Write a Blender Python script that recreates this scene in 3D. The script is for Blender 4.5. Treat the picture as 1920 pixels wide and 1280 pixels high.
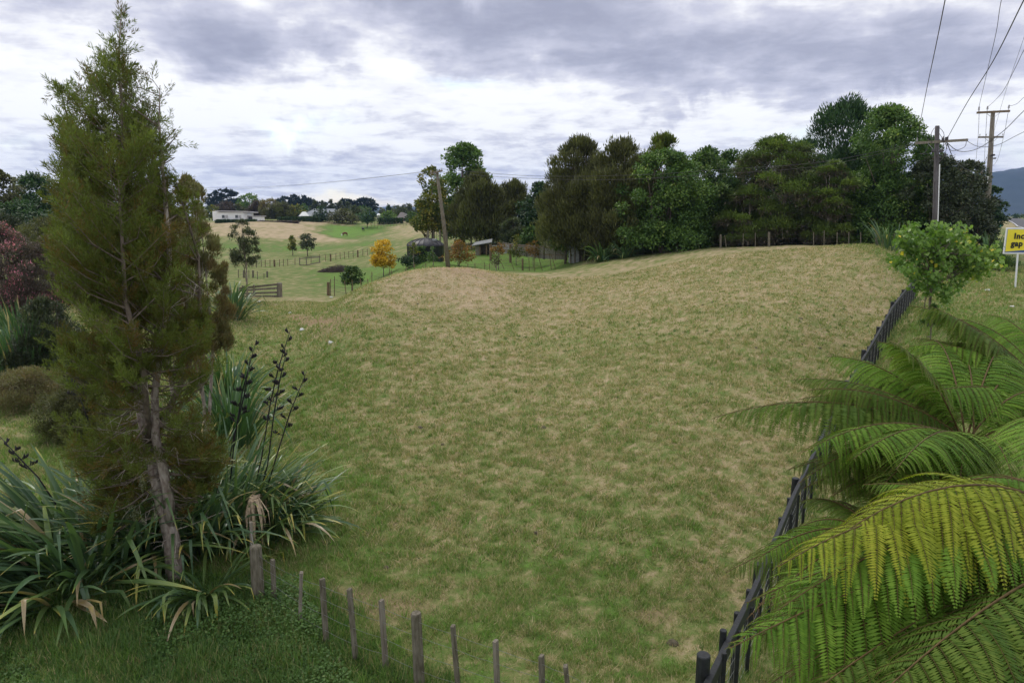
import bpy, math, random
import numpy as np
from mathutils import Vector, Matrix

D = bpy.data
S = bpy.context.scene
COL = S.collection
for o in list(D.objects):
    D.objects.remove(o)

# ------------------------------------------------------------------ camera
F = 1280.0
PITCH = math.radians(10.4)
CZ = 6.5
CP, SP = math.cos(PITCH), math.sin(PITCH)
cam_d = D.cameras.new("camera")
cam_d.lens = 24.0
cam_d.sensor_width = 36.0
cam_d.clip_start = 0.1
cam_d.clip_end = 30000
cam = D.objects.new("camera", cam_d)
COL.objects.link(cam)
cam.location = (0, 0, CZ)
cam.rotation_euler = (math.pi/2 - PITCH, 0, 0)
S.camera = cam
S.view_settings.view_transform = 'Standard'
S.view_settings.look = 'None'
S.view_settings.exposure = 0.42
S.view_settings.gamma = 1.0
S.render.engine = 'CYCLES'
S.cycles.max_bounces = 6
S.cycles.diffuse_bounces = 3
S.cycles.transmission_bounces = 3
S.cycles.transparent_max_bounces = 6
S.cycles.volume_bounces = 1

SUN_EL, SUN_AZ = math.radians(52), math.radians(-35)   # azimuth from +Y towards +X
sun_d = D.lights.new("sun", 'SUN')
sun_d.energy = 1.2
sun_d.angle = math.radians(14)
sun_d.color = (1.0, 0.95, 0.87)
sun = D.objects.new("sun", sun_d)
COL.objects.link(sun)
sv = Vector((math.sin(SUN_AZ)*math.cos(SUN_EL), math.cos(SUN_AZ)*math.cos(SUN_EL), math.sin(SUN_EL)))
sun.rotation_euler = sv.to_track_quat('Z', 'Y').to_euler()


def P(u, v, Y):
    a = (u-960)/F
    b = (640-v)/F
    dy = CP + b*SP
    dz = -SP + b*CP
    t = Y/dy
    return np.array([a*t, Y, CZ + dz*t])


def Hz(v, Y):
    return float(P(960, v, Y)[2])


# ------------------------------------------------------------------ node helper
class NT:
    def __init__(s, tree):
        s.t = tree
        s.n = tree.nodes
        s.l = tree.links

    def new(s, typ, **kw):
        n = s.n.new(typ)
        for k, v in kw.items():
            setattr(n, k, v)
        return n

    def put(s, sock, val):
        if isinstance(val, bpy.types.NodeSocket):
            s.l.new(val, sock)
        else:
            sock.default_value = val

    def math(s, op, a, b=0.0, c=0.0, clamp=False):
        n = s.new('ShaderNodeMath', operation=op)
        n.use_clamp = clamp
        s.put(n.inputs[0], a)
        s.put(n.inputs[1], b)
        s.put(n.inputs[2], c)
        return n.outputs[0]

    def noise(s, vec, scale, detail=4, rough=0.55, dist=0.0):
        n = s.new('ShaderNodeTexNoise')
        s.put(n.inputs['Vector'], vec)
        n.inputs['Scale'].default_value = scale
        n.inputs['Detail'].default_value = detail
        n.inputs['Roughness'].default_value = rough
        n.inputs['Distortion'].default_value = dist
        return n.outputs['Fac']

    def mix(s, f, a, b, mode='MIX'):
        n = s.new('ShaderNodeMix', data_type='RGBA', blend_type=mode)
        s.put(n.inputs[0], f)
        s.put(n.inputs[6], a)
        s.put(n.inputs[7], b)
        return n.outputs[2]

    def ramp(s, f, stops, interp='LINEAR'):
        n = s.new('ShaderNodeValToRGB')
        r = n.color_ramp
        r.interpolation = interp
        while len(r.elements) < len(stops):
            r.elements.new(0.5)
        for e, (p, c) in zip(r.elements, stops):
            e.position = p
            e.color = tuple(c)+(1,) if len(c) == 3 else c
        s.put(n.inputs[0], f)
        return n.outputs[0]

    def mapr(s, f, a, b, c=0.0, d=1.0, smooth=False):
        n = s.new('ShaderNodeMapRange')
        if smooth:
            n.interpolation_type = 'SMOOTHSTEP'
        s.put(n.inputs[0], f)
        for i, x in enumerate((a, b, c, d)):
            n.inputs[i+1].default_value = x
        return n.outputs[0]


# ------------------------------------------------------------------ world
W = D.worlds.new("World")
S.world = W
W.use_nodes = True
w = NT(W.node_tree)
w.n.clear()
out = w.new('ShaderNodeOutputWorld')
tc = w.new('ShaderNodeTexCoord')
sep = w.new('ShaderNodeSeparateXYZ')
w.l.new(tc.outputs['Generated'], sep.inputs[0])
dx, dy_, dz = sep.outputs
zc = w.math('MAXIMUM', dz, 0.0)
den = w.math('ADD', zc, 0.11)
px = w.math('DIVIDE', dx, den)
py = w.math('DIVIDE', dy_, den)
cv = w.new('ShaderNodeCombineXYZ')
w.put(cv.inputs[0], px)
w.put(cv.inputs[1], py)
cv.inputs[2].default_value = 3.7
pv = cv.outputs[0]
az = w.math('ARCTAN2', dx, dy_)
el = w.math('ARCSINE', dz)
nw1 = w.noise(pv, 1.5, 7, 0.55, 0.3)
nw2 = w.noise(tc.outputs['Generated'], 6.0, 6, 0.62)
nw3 = w.noise(tc.outputs['Generated'], 7.5, 5, 0.6, 0.4)
azw = w.math('ADD', az, w.math('MULTIPLY', w.math('SUBTRACT', nw2, 0.5), 0.30))
elw = w.math('ADD', el, w.math('MULTIPLY', w.math('SUBTRACT', nw3, 0.5), 0.15))


def blob(u, v, su, sv_, amp):
    a = (u-960)/F
    b = (640-v)/F
    y = CP+b*SP
    z = -SP+b*CP
    L = math.sqrt(a*a+y*y+z*z)
    A = math.atan2(a, y)
    E = math.asin(z/L)
    ta = w.math('MULTIPLY', w.math('SUBTRACT', azw, A), F/su)
    te = w.math('MULTIPLY', w.math('SUBTRACT', elw, E), F/sv_)
    q = w.math('ADD', w.math('MULTIPLY', ta, ta), w.math('MULTIPLY', te, te))
    return w.math('MULTIPLY', w.math('EXPONENT', w.math('MULTIPLY', q, -1.0)), amp)


dark = None
for bl in [(1060, 45, 400, 62, .95), (900, 0, 300, 45, .6), (1120, 110, 200, 34, .75), (520, 105, 150, 42, 1.0), (380, 60, 140, 50, .45),
           (1480, 95, 190, 48, .8), (1400, 150, 260, 26, .45), (1800, 130, 150, 55, .55),
           (1790, 40, 110, 40, .5), (1650, 165, 200, 22, .45), (130, 190, 60, 10, .2), (640, 222, 90, 10, .35), (150, 75, 90, 20, .3),
           (520, 180, 60, 12, .25), (1250, 185, 90, 12, .35), (1000, 300, 140, 10, .25), (60, 290, 110, 10, .3),
           (640, 290, 110, 9, .25), (560, 340, 160, 7, .25), (1380, 255, 80, 12, .2), (200, 15, 250, 28, .35), (60, 5, 90, 20, .3),
           (90, 150, 170, 60, -.5), (720, 125, 80, 40, -.6), (350, 200, 220, 40, -.3), (900, 215, 420, 34, -.4), (1650, 250, 200, 40, -.3), (640, 30, 60, 25, -.5), (1860, 190, 80, 30, -.4)]:
    x = blob(*bl)
    dark = x if dark is None else w.math('ADD', dark, x)
lum = w.math('ADD', dark, w.math('MULTIPLY', w.math('SUBTRACT', nw1, 0.50), 2.0))
nw4 = w.noise(pv, 4.2, 7, 0.6, 0.2)
lum = w.math('ADD', lum, w.math('MULTIPLY', w.math('SUBTRACT', nw4, 0.46), 2.3))
streak_v = w.new('ShaderNodeMapping')
streak_v.inputs['Scale'].default_value = (9.0, 9.0, 30.0)
w.l.new(tc.outputs['Generated'], streak_v.inputs[0])
nstr = w.noise(streak_v.outputs[0], 1.0, 6, 0.6)
low = w.mapr(dz, 0.30, 0.02, 0.1, 1.0)
lum = w.math('ADD', lum, w.math('MULTIPLY', w.math('MULTIPLY', w.math('SUBTRACT', nstr, 0.52), 2.2), low))
bright = w.ramp(w.math('ADD', w.math('MULTIPLY', lum, 0.5), 0.145), [(0.0, (.86, .86, .86)), (0.15, (.78, .78, .80)), (0.28, (.64, .64, .69)), (0.45, (.50, .505, .59)),
                       (0.75, (.36, .37, .455)), (1.0, (.30, .31, .39))])
bg1 = w.new('ShaderNodeBackground')
w.put(bg1.inputs[0], bright)
bg1.inputs[1].default_value = 1.0
sky = w.new('ShaderNodeTexSky')
sky.sky_type = 'NISHITA'
sky.sun_disc = False
sky.sun_elevation = SUN_EL
sky.sun_rotation = SUN_AZ
sky.air_density = 1.2
bg2 = w.new('ShaderNodeBackground')
w.put(bg2.inputs[0], sky.outputs[0])
bg2.inputs[1].default_value = 0.15
gap = None
for bl in [(575, 250, 60, 16, .9), (870, 160, 60, 14, .6), (1530, 240, 45, 16, .8), (640, 385, 200, 14, .5),
           (820, 390, 200, 16, .6), (1360, 250, 50, 14, .6), (1380, 285, 70, 16, .35), (1900, 300, 60, 16, .5), (20, 262, 40, 10, .5)]:
    x = blob(*bl)
    gap = x if gap is None else w.math('ADD', gap, x)
gapn = w.math('MULTIPLY', gap, w.mapr(nw2, 0.35, 0.6), clamp=True)
cover = w.math('SUBTRACT', 1.0, w.math('MULTIPLY', gapn, 0.75), clamp=True)
mx = w.new('ShaderNodeMixShader')
w.put(mx.inputs[0], cover)
w.l.new(bg2.outputs[0], mx.inputs[1])
w.l.new(bg1.outputs[0], mx.inputs[2])
w.l.new(mx.outputs[0], out.inputs[0])
W.cycles.sampling_method = 'MANUAL'
W.cycles.sample_map_resolution = 1024


# ------------------------------------------------------------------ numpy noise
def vnoise(x, y, seed=0):
    xi = np.floor(x).astype(np.int64)
    yi = np.floor(y).astype(np.int64)
    fx = x-xi
    fy = y-yi
    fx = fx*fx*(3-2*fx)
    fy = fy*fy*(3-2*fy)

    def h(a, b):
        n = (a*374761393 + b*668265263 + seed*982451653) & 0x7fffffff
        n = ((n ^ (n >> 13))*1274126177) & 0x7fffffff
        n = n ^ (n >> 16)
        return (n & 0xffff)/65535.0
    a = h(xi, yi)
    b = h(xi+1, yi)
    c = h(xi, yi+1)
    d = h(xi+1, yi+1)
    return (a*(1-fx)+b*fx)*(1-fy)+(c*(1-fx)+d*fx)*fy


def fbm(x, y, sc, octv=4, seed=0, gain=.5):
    s = 0
    a = 1
    t = 0
    for i in range(octv):
        s = s+a*vnoise(x*sc+17.3*i, y*sc-9.1*i, seed+i)
        t += a
        a *= gain
        sc *= 2.03
    return s/t


# ------------------------------------------------------------------ terrain
CTRL = [  # photo column, row, distance -> a point of the ground
    (960, 1280, 8.6), (700, 1280, 8.6), (1250, 1280, 8.7), (400, 1280, 8.5), (100, 1280, 8.3), (-200, 1280, 8.3), (1345, 1375, 7.0),
    (960, 1000, 13.3), (600, 1000, 13.2), (1300, 1000, 13.2), (325, 1090, 11.3), (100, 1000, 13.0), (-200, 1000, 13),
    (960, 900, 16.1), (960, 800, 20), (960, 700, 26), (960, 600, 35.5), (960, 540, 43.5), (960, 515, 49), (960, 509, 62),
    (1200, 900, 15.8), (1200, 800, 19.3), (1200, 700, 25), (1200, 600, 33.5), (1200, 540, 42), (1200, 500, 52), (1200, 479, 60),
    (1500, 800, 19.5), (1500, 700, 24.5), (1500, 600, 30.5), (1500, 540, 37.5), (1500, 500, 43), (1500, 463, 51),
    (1400, 464, 54), (1300, 468, 57), (1100, 490, 64), (1050, 501, 67), (1010, 507, 69), (1650, 463, 47), (1620, 500, 41),
    (840, 600, 34), (840, 560, 38), (840, 530, 41), (840, 503, 45), (800, 505, 43.5), (890, 505.5, 46),
    (750, 600, 33), (750, 550, 38), (750, 514, 42), (700, 531, 40.5),
    (650, 620, 31), (650, 580, 35), (650, 556, 39),
    (560, 700, 28), (560, 640, 33), (560, 590, 41), (560, 560, 52), (440, 600, 38), (440, 560, 52), (440, 540, 60),
    (520, 557, 55), (615, 553, 60), (700, 530, 75), (740, 500, 85), (515, 500, 100), (700, 480, 115), (700, 460, 130),
    (550, 470, 140), (500, 440, 170), (500, 418, 205), (440, 415, 225), (680, 445, 190), (640, 418, 225), (780, 430, 170),
    (780, 412, 240), (800, 486, 72), (900, 478, 80), (840, 495, 75), (980, 490, 78), (1060, 488, 70),
    (100, 600, 40), (100, 800, 20), (100, 500, 80), (100, 430, 200), (-200, 600, 40), (-200, 800, 20), (-200, 430, 200),
    (300, 700, 27), (300, 500, 90), (300, 430, 190),
    (1745, 604, 28), (1900, 540, 38), (1850, 490, 52), (1900, 480, 60), (1880, 443, 100), (1900, 640, 25), (1900, 800, 15.5),
    (2200, 640, 25), (2200, 480, 60), (2200, 800, 15.5), (1755, 512, 43), (1900, 1280, 7.4), (2200, 1280, 7.4), (1700, 900, 14.2), (1700, 700, 22),
]
CW = [(-4.0, 5.0, 0.1), (0, 4.0, 0.1), (4, 4.0, 0.5), (6, 4.0, 1.0)]
for (u, Y, z) in [(840, 52, 2.1), (840, 58, 1.7), (750, 50, 1.4), (750, 58, .3), (650, 48, .5), (900, 58, 1.6), (700, 50, .9),
                  (1200, 66, 2.9), (1400, 60, 3.9), (1600, 56, 4.0), (1200, 90, 3.2), (1400, 90, 3.5), (1600, 90, 3.6), (1000, 100, 2.9),
                  (1200, 160, 3.8), (1600, 160, 4.2), (1000, 160, 3.4), (2000, 160, 4.4), (-200, 320, 5.3), (400, 320, 5.3), (960, 320, 5.3), (1500, 320, 5.3), (2200, 320, 5.3)]:
    CW.append((((u-960)/F)*(Y*CP+(CZ-z)*SP), Y, z))
# foot of the black fence: its rail runs 1.15 m above these
FENCE_R = [(1271, 1487, 5.5), (1345, 1280, 7.0), (1425, 1085, 9.8), (1500, 905, 13.5), (1556, 790, 17), (1610, 690, 22), (1650, 620, 26.5), (1690, 555, 32), (1722, 517, 37.5)]
for (u, v, Y) in FENCE_R[2:]:
    p = P(u, v, Y)
    CW.append((p[0], p[1], p[2]-1.15))
for (u, v, Y) in CTRL:
    p = P(u, v, Y)
    CW.append(tuple(p))
CW = np.array(CW)


def warp(x, y):
    y = np.maximum(np.asarray(y, float), 2.0)
    return np.clip(np.asarray(x, float)/(y+12), -1.1, 1.1)*2.2, np.log(np.minimum(y, 320)+12)


def tps_k(r2):
    return 0.5*r2*np.log(r2+1e-9)


_a, _b = warp(CW[:, 0], CW[:, 1])
n_ = len(_a)
K = tps_k((_a[:, None]-_a[None])**2+(_b[:, None]-_b[None])**2) + np.eye(n_)*2e-4
Pm = np.stack([np.ones(n_), _a, _b], 1)
A_ = np.zeros((n_+3, n_+3))
A_[:n_, :n_] = K
A_[:n_, n_:] = Pm
A_[n_:, :n_] = Pm.T
SOL = np.linalg.solve(A_, np.concatenate([CW[:, 2], np.zeros(3)]))


def terr(x, y):
    x = np.atleast_1d(np.asarray(x, float))
    y = np.atleast_1d(np.asarray(y, float))
    outz = np.empty(x.shape)
    for i in range(0, len(x), 40000):
        a, b = warp(x[i:i+40000], y[i:i+40000])
        r2 = (a[:, None]-_a[None])**2+(b[:, None]-_b[None])**2
        outz[i:i+40000] = tps_k(r2)@SOL[:n_]+SOL[n_]+SOL[n_+1]*a+SOL[n_+2]*b
    outz += (fbm(x, y, .55, 3, 5)-.5)*.11*np.clip(y/12, .4, 1)
    outz += (fbm(x, y, 2.2, 2, 15)-.5)*.07
    return outz


def tz(x, y):
    return float(terr([x], [y])[0])


def G(u, Y):
    """the point of the ground Y metres ahead, in photo column u"""
    z = 1.0
    for i in range(4):
        x = (u-960)/F*(Y*CP+(CZ-z)*SP)
        z = tz(x, Y)
    return np.array([x, Y, z])


def depth(Y, z=2.0):
    return Y*CP+(CZ-z)*SP


def ucol(x, y, z=1.0):
    return 960+F*x/np.maximum(y*CP+(CZ-z)*SP, .5)


def sm(a, b, x):
    t = np.clip((x-a)/(b-a), 0, 1)
    return t*t*(3-2*t)


def green(x, y):
    """how green the turf is at a place: 0 dry straw, 1 lush, 1.3 bright new grass"""
    x = np.asarray(x, float)
    y = np.asarray(y, float)
    u = ucol(x, y, terr(x, y))
    n1 = fbm(x, y, .10, 3, 31)
    u = u+(n1-.5)*90
    yy = y*(1+(fbm(x, y, .06, 2, 77)-.5)*.10)
    g = .68-.16*sm(12, 22, y)-.14*sm(22, 42, y)
    g = g+.22*sm(820, 560, u)*sm(9, 14, y)*sm(60, 40, y)          # along the flax
    g = g-.22*sm(640, 700, u)*sm(980, 900, u)*sm(34, 39, y)*sm(58, 50, y)    # dry mound
    g = g+.12*sm(1350, 1100, u)*sm(14, 10, y)
    g = g-.12*sm(1250, 1400, u)*sm(9, 12, y)*sm(24, 16, y)
    fx, fy = np.array([P(a, b, c)[0] for a, b, c in FENCE_R]), np.array([c for a, b, c in FENCE_R])
    fxx = np.interp(y, fy, fx)
    g = g+.30*sm(-.2, 1.5, x-fxx)*sm(60, 50, y)
    far = sm(52, 60, y)
    g = g*(1-far)+.68*far
    lawn = np.maximum(sm(640, 720, u)*sm(1100, 1040, u)*sm(62, 66, y)*sm(92, 88, y), 0)
    lawn = np.maximum(lawn, sm(560, 640, u)*sm(780, 760, u)*sm(73, 77, y)*sm(98, 93, y))
    g = g*(1-lawn)+1.08*lawn
    pad = sm(560, 640, u)*sm(790, 700, u+(215-yy)*2.2)*sm(168+(700-u)*.12, 176+(700-u)*.12, yy)*sm(224, 216, yy)
    g = g*(1-pad)+1.3*pad
    bf = sm(300, 420, u)*sm(710, 600, u)*sm(158, 170, yy)*sm(226, 222, yy)*(1-pad)
    g = g*(1-bf)+.14*bf
    dr = sm(133, 137, yy)*sm(147, 143, yy)*sm(720, 690, u)
    g = g*(1-dr)+.95*dr
    rb = sm(700, 770, u)*sm(130, 150, y)*sm(250, 240, y)*(1-pad)
    g = g*(1-rb)+.36*rb
    bank = sm(11.8, 10.4, y+.18*(x+4.2)+(fbm(x, y, 1.6, 3, 9)-.5)*1.2)*sm(.1, -.6, x+.95+(y-8)*.62+(fbm(x, y, 1.3, 3, 4)-.5)*1.2)
    g = g*(1-bank)+.92*bank
    return g


def bare(x, y):
    b = np.zeros(np.shape(x))
    pts = [(548, 588, 41), (566, 600, 39), (572, 614, 37), (600, 628, 35), (640, 636, 33.5)]
    ps = np.array([P(*q)[:2] for q in pts])
    for i in range(len(ps)-1):
        a, c = ps[i], ps[i+1]
        t = np.clip(((x-a[0])*(c-a)[0]+(y-a[1])*(c-a)[1])/((c-a)@(c-a)), 0, 1)
        d = np.hypot(x-a[0]-t*(c-a)[0], y-a[1]-t*(c-a)[1])
        b = np.maximum(b, sm(.55, .2, d+(fbm(x, y, 1.7, 2, 3)-.5)*.5))
    for (u, v, Y, rx, ry) in [(640, 640, 33, 2.0, 1.6), (470, 760, 23, .6, 1.4), (640, 1160, 10.6, 1.5, .5), (835, 503, 45, 4, 2), (1225, 1165, 10.6, .35, .25)]:
        c = P(u, v, Y)
        b = np.maximum(b, .7*sm(1.2, .5, np.hypot((x-c[0])/rx, (y-c[1])/ry)+(fbm(x, y, 1.2, 3, 8)-.5)*1.0))
    return b


def fine(x, y):
    """clumpy variation of the turf"""
    return (fbm(x, y, .45, 3, 41)-.5)*.34+(fbm(x, y, 2.4, 2, 51)-.5)*.5+(fbm(x, y, 8.5, 2, 57)-.5)*1.2


# ------------------------------------------------------------------ mesh helpers
def tag(o, label=None, cat=None, group=None, kind=None):
    if label:
        o['label'] = label
    if cat:
        o['category'] = cat
    if group:
        o['group'] = group
    if kind:
        o['kind'] = kind
    return o


def empty(name, loc, label=None, cat=None, group=None):
    o = D.objects.new(name, None)
    COL.objects.link(o)
    o.location = tuple(float(c) for c in loc)
    o.empty_display_size = .2
    return tag(o, label, cat, group)


def link(name, me, mat, parent=None):
    o = D.objects.new(name, me)
    COL.objects.link(o)
    if mat is not None and not me.materials:
        me.materials.append(mat)
    if parent is not None:
        o.parent = parent
        # geometry is written in world coordinates: shift it to the parent's origin
        q = parent
        off = Vector((0, 0, 0))
        while q is not None:
            off += q.location
            q = q.parent
        me.transform(Matrix.Translation(-off))
    return o


def mesh_np(name, V, Fc, mat, parent=None, attrs=None, smooth=False):
    me = D.meshes.new(name)
    V = np.ascontiguousarray(V, dtype=np.float32)
    Fc = np.ascontiguousarray(Fc, dtype=np.int32)
    k = Fc.shape[1]
    me.vertices.add(len(V))
    me.vertices.foreach_set('co', V.ravel())
    me.loops.add(Fc.size)
    me.loops.foreach_set('vertex_index', Fc.ravel())
    me.polygons.add(len(Fc))
    me.polygons.foreach_set('loop_start', np.arange(0, Fc.size, k, dtype=np.int32))
    me.polygons.foreach_set('loop_total', np.full(len(Fc), k, dtype=np.int32))
    if smooth:
        me.polygons.foreach_set('use_smooth', np.ones(len(Fc), dtype=bool))
    me.update(calc_edges=True)
    for an, arr in (attrs or {}).items():
        at = me.attributes.new(an, 'FLOAT', 'POINT')
        at.data.foreach_set('value', np.ascontiguousarray(arr, dtype=np.float32))
    return link(name, me, mat, parent)


class MB:
    def __init__(s):
        s.v = []
        s.f = []
        s.a = []

    def add(s, vs, fs, a=0.0):
        n = len(s.v)
        s.v += [tuple(float(c) for c in p) for p in vs]
        s.f += [tuple(i+n for i in f) for f in fs]
        s.a += [a]*len(vs)

    def box(s, c, size, rot=None, a=0.0):
        hx, hy, hz = size[0]/2, size[1]/2, size[2]/2
        vs = [Vector((x, y, z)) for z in (-hz, hz) for x, y in ((-hx, -hy), (hx, -hy), (hx, hy), (-hx, hy))]
        if rot is not None:
            vs = [rot @ p for p in vs]
        c = Vector([float(q) for q in c])
        s.add([p+c for p in vs], [(3, 2, 1, 0), (4, 5, 6, 7), (0, 1, 5, 4), (1, 2, 6, 5), (2, 3, 7, 6), (3, 0, 4, 7)], a)

    def bar(s, p, q, w, h, a=0.0):
        p = Vector([float(c) for c in p])
        q = Vector([float(c) for c in q])
        d = q-p
        m = d.to_track_quat('X', 'Z').to_matrix()
        s.box((p+q)/2, (d.length, w, h), m, a)

    def tube(s, pts, rad, n=7, cap=True, a=0.0):
        pts = [Vector([float(c) for c in p]) for p in pts]
        if not hasattr(rad, '__len__'):
            rad = [rad]*len(pts)
        base = len(s.v)
        ref = None
        vs = []
        for i, p in enumerate(pts):
            d = (pts[min(i+1, len(pts)-1)]-pts[max(i-1, 0)])
            if d.length < 1e-9:
                d = Vector((0, 0, 1))
            d.normalize()
            if ref is None:
                ref = Vector((1, 0, 0)) if abs(d.x) < .8 else Vector((0, 1, 0))
            x = (ref-d*ref.dot(d)).normalized()
            ref = x
            y = d.cross(x)
            for k in range(n):
                t = 2*math.pi*k/n
                vs.append(p+(x*math.cos(t)+y*math.sin(t))*rad[i])
        fs = []
        for i in range(len(pts)-1):
            for k in range(n):
                fs.append((i*n+k, i*n+(k+1) % n, (i+1)*n+(k+1) % n, (i+1)*n+k))
        if cap:
            fs.append(tuple(range(n-1, -1, -1)))
            fs.append(tuple((len(pts)-1)*n+k for k in range(n)))
        s.add(vs, fs, a)

    def build(s, name, mat, parent=None, smooth=False, bevel=0):
        me = D.meshes.new(name)
        me.from_pydata(s.v, [], s.f)
        if smooth:
            for p in me.polygons:
                p.use_smooth = True
        at = me.attributes.new('v', 'FLOAT', 'POINT')
        at.data.foreach_set('value', s.a)
        o = link(name, me, mat, parent)
        if bevel:
            m = o.modifiers.new('bevel', 'BEVEL')
            m.width = bevel
            m.segments = 2
        return o


def nrm(a):
    return a/np.maximum(np.linalg.norm(a, axis=-1, keepdims=True), 1e-9)


def leaves(Pp, d, nr, L, Wd, fold=0.0):
    """diamond leaves: base at Pp, along d, facing nr"""
    d = nrm(d)
    s = nrm(np.cross(d, nr))
    n = np.cross(s, d)
    L = np.asarray(L)[:, None]
    Wd = np.asarray(Wd)[:, None]
    V = np.empty((len(Pp), 4, 3))
    V[:, 0] = Pp
    V[:, 1] = Pp+d*L*.45+s*Wd*.5+n*Wd*fold
    V[:, 2] = Pp+d*L
    V[:, 3] = Pp+d*L*.45-s*Wd*.5+n*Wd*fold
    Fc = np.arange(len(Pp)*4).reshape(-1, 4)
    return V.reshape(-1, 3), Fc


# ------------------------------------------------------------------ materials
def newmat(name):
    m = D.materials.new(name)
    m.use_nodes = True
    t = NT(m.node_tree)
    b = t.n.get('Principled BSDF')
    return m, t, b


def mat(name, col, rough=.7, var=.25, scale=8, bump=.0, metal=0.0, col2=None, stretch=None, spec=.3, thr=(.35, .65)):
    m, t, b = newmat(name)
    tcn = t.new('ShaderNodeTexCoord')
    vec = tcn.outputs['Object']
    if stretch:
        mp = t.new('ShaderNodeMapping')
        mp.inputs['Scale'].default_value = stretch
        t.l.new(vec, mp.inputs[0])
        vec = mp.outputs[0]
    nz = t.noise(vec, scale, 6, .6)
    c2 = col2 or tuple(c*(1-var) for c in col)
    c1 = col if col2 else tuple(min(1, c*(1+var)) for c in col)
    t.put(b.inputs['Base Color'], t.ramp(nz, [(thr[0], c2), (thr[1], c1)]))
    b.inputs['Roughness'].default_value = rough
    b.inputs['Metallic'].default_value = metal
    b.inputs['Specular IOR Level'].default_value = spec
    if bump:
        bp = t.new('ShaderNodeBump')
        bp.inputs['Strength'].default_value = bump
        bp.inputs['Distance'].default_value = .02
        t.put(bp.inputs['Height'], nz)
        t.l.new(bp.outputs[0], b.inputs['Normal'])
    return m


def leafmat(name, stops, transl=.3, rough=.5, spec=.25, nscale=0, interp='LINEAR'):
    m, t, b = newmat(name)
    at = t.new('ShaderNodeAttribute')
    at.attribute_name = 'v'
    f = at.outputs['Fac']
    if nscale:
        tcn = t.new('ShaderNodeTexCoord')
        nz = t.noise(tcn.outputs['Object'], nscale, 3, .6)
        f = t.math('ADD', f, t.math('MULTIPLY', t.math('SUBTRACT', nz, .5), .9), clamp=True)
    c = t.ramp(f, stops, interp)
    t.put(b.inputs['Base Color'], c)
    b.inputs['Roughness'].default_value = rough
    b.inputs['Specular IOR Level'].default_value = spec
    tr = t.new('ShaderNodeBsdfTranslucent')
    t.put(tr.inputs[0], t.mix(1.0, c, (1.1, 1.25, .6, 1), 'MULTIPLY'))
    ms = t.new('ShaderNodeMixShader')
    ms.inputs[0].default_value = transl
    t.l.new(b.outputs[0], ms.inputs[1])
    t.l.new(tr.outputs[0], ms.inputs[2])
    t.l.new(ms.outputs[0], t.n['Material Output'].inputs[0])
    return m


def turf_stops(k=1.0):
    return [(0.0, (.46*k, .36*k, .235*k)), (.18, (.38*k, .31*k, .185*k)), (.34, (.29*k, .265*k, .125*k)), (.50, (.19*k, .215*k, .075*k)),
            (.72, (.115*k, .18*k, .045*k)), (.86, (.13*k, .22*k, .045*k)), (1.0, (.145*k, .265*k, .05*k))]


def turf_material():
    m, t, b = newmat("pasture_turf")
    ga = t.new('ShaderNodeAttribute')
    ga.attribute_name = 'g'
    ba = t.new('ShaderNodeAttribute')
    ba.attribute_name = 'bare'
    geo = t.new('ShaderNodeNewGeometry')
    pos = geo.outputs['Position']
    n1 = t.noise(pos, 6.0, 5, .72)
    n2 = t.noise(pos, 1.4, 4, .65)
    n3 = t.noise(pos, 34.0, 3, .7)
    g = t.math('DIVIDE', ga.outputs['Fac'], 1.3)
    g = t.math('ADD', g, t.math('MULTIPLY', t.math('SUBTRACT', n1, .5), .85))
    g = t.math('ADD', g, t.math('MULTIPLY', t.math('SUBTRACT', n2, .5), .3))
    g = t.math('ADD', g, t.math('MULTIPLY', t.math('SUBTRACT', n3, .5), .9), clamp=True)
    c = t.ramp(g, turf_stops(1.0))
    c = t.mix(t.math('MULTIPLY', ba.outputs['Fac'], .8), c, (.34, .225, .15, 1))
    c = t.mix(t.mapr(n3, .35, .65, .22, 0), c, (.06, .055, .022, 1))
    t.put(b.inputs['Base Color'], c)
    b.inputs['Roughness'].default_value = .95
    b.inputs['Specular IOR Level'].default_value = .1
    bp = t.new('ShaderNodeBump')
    bp.inputs['Strength'].default_value = .8
    bp.inputs['Distance'].default_value = .06
    t.put(bp.inputs['Height'], t.math('ADD', n1, t.math('MULTIPLY', n3, .5)))
    t.l.new(bp.outputs[0], b.inputs['Normal'])
    return m


M = {}
M['turf'] = turf_material()
M['grass'] = leafmat("grass_blades", turf_stops(1.32), .25, .6, .15)
M['bank'] = leafmat("bank_grass_blades", [(0, (.045, .10, .025)), (.5, (.085, .165, .04)), (.8, (.13, .23, .06)), (1, (.30, .28, .13))], .3, .5)
M['bark'] = mat("grey_bark", (.20, .16, .13), .9, scale=14, bump=.6, col2=(.09, .07, .055), stretch=(1, 1, .3))
M['palebark'] = mat("pale_bark", (.36, .32, .28), .9, scale=16, bump=.6, col2=(.16, .12, .10), stretch=(1, 1, .35))
M['darkbark'] = mat("dark_bark", (.09, .07, .055), .9, scale=10, bump=.5)
M['wood'] = mat("weathered_wood", (.26, .235, .19), .85, scale=18, bump=.5, col2=(.12, .10, .075), stretch=(1, 1, .12))
M['woodbrown'] = mat("brown_wood", (.22, .155, .09), .85, scale=14, bump=.4, col2=(.10, .075, .05), stretch=(1, 1, .15))
M['lichenwood'] = mat("lichened_post", (.20, .18, .14), .9, scale=22, bump=.5, col2=(.085, .075, .05), stretch=(1, 1, .2))
M['black'] = mat("black_stained_timber", (.018, .020, .023), .55, .4, 20, .3, spec=.4)
M['wire'] = mat("galvanised_wire", (.35, .36, .36), .5, .1, 5, metal=.6)
M['darkwire'] = mat("rusty_fence_wire", (.10, .095, .09), .7, .2, 5)
M['cable'] = mat("black_cable", (.07, .065, .07), .6, .1, 5)
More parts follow.
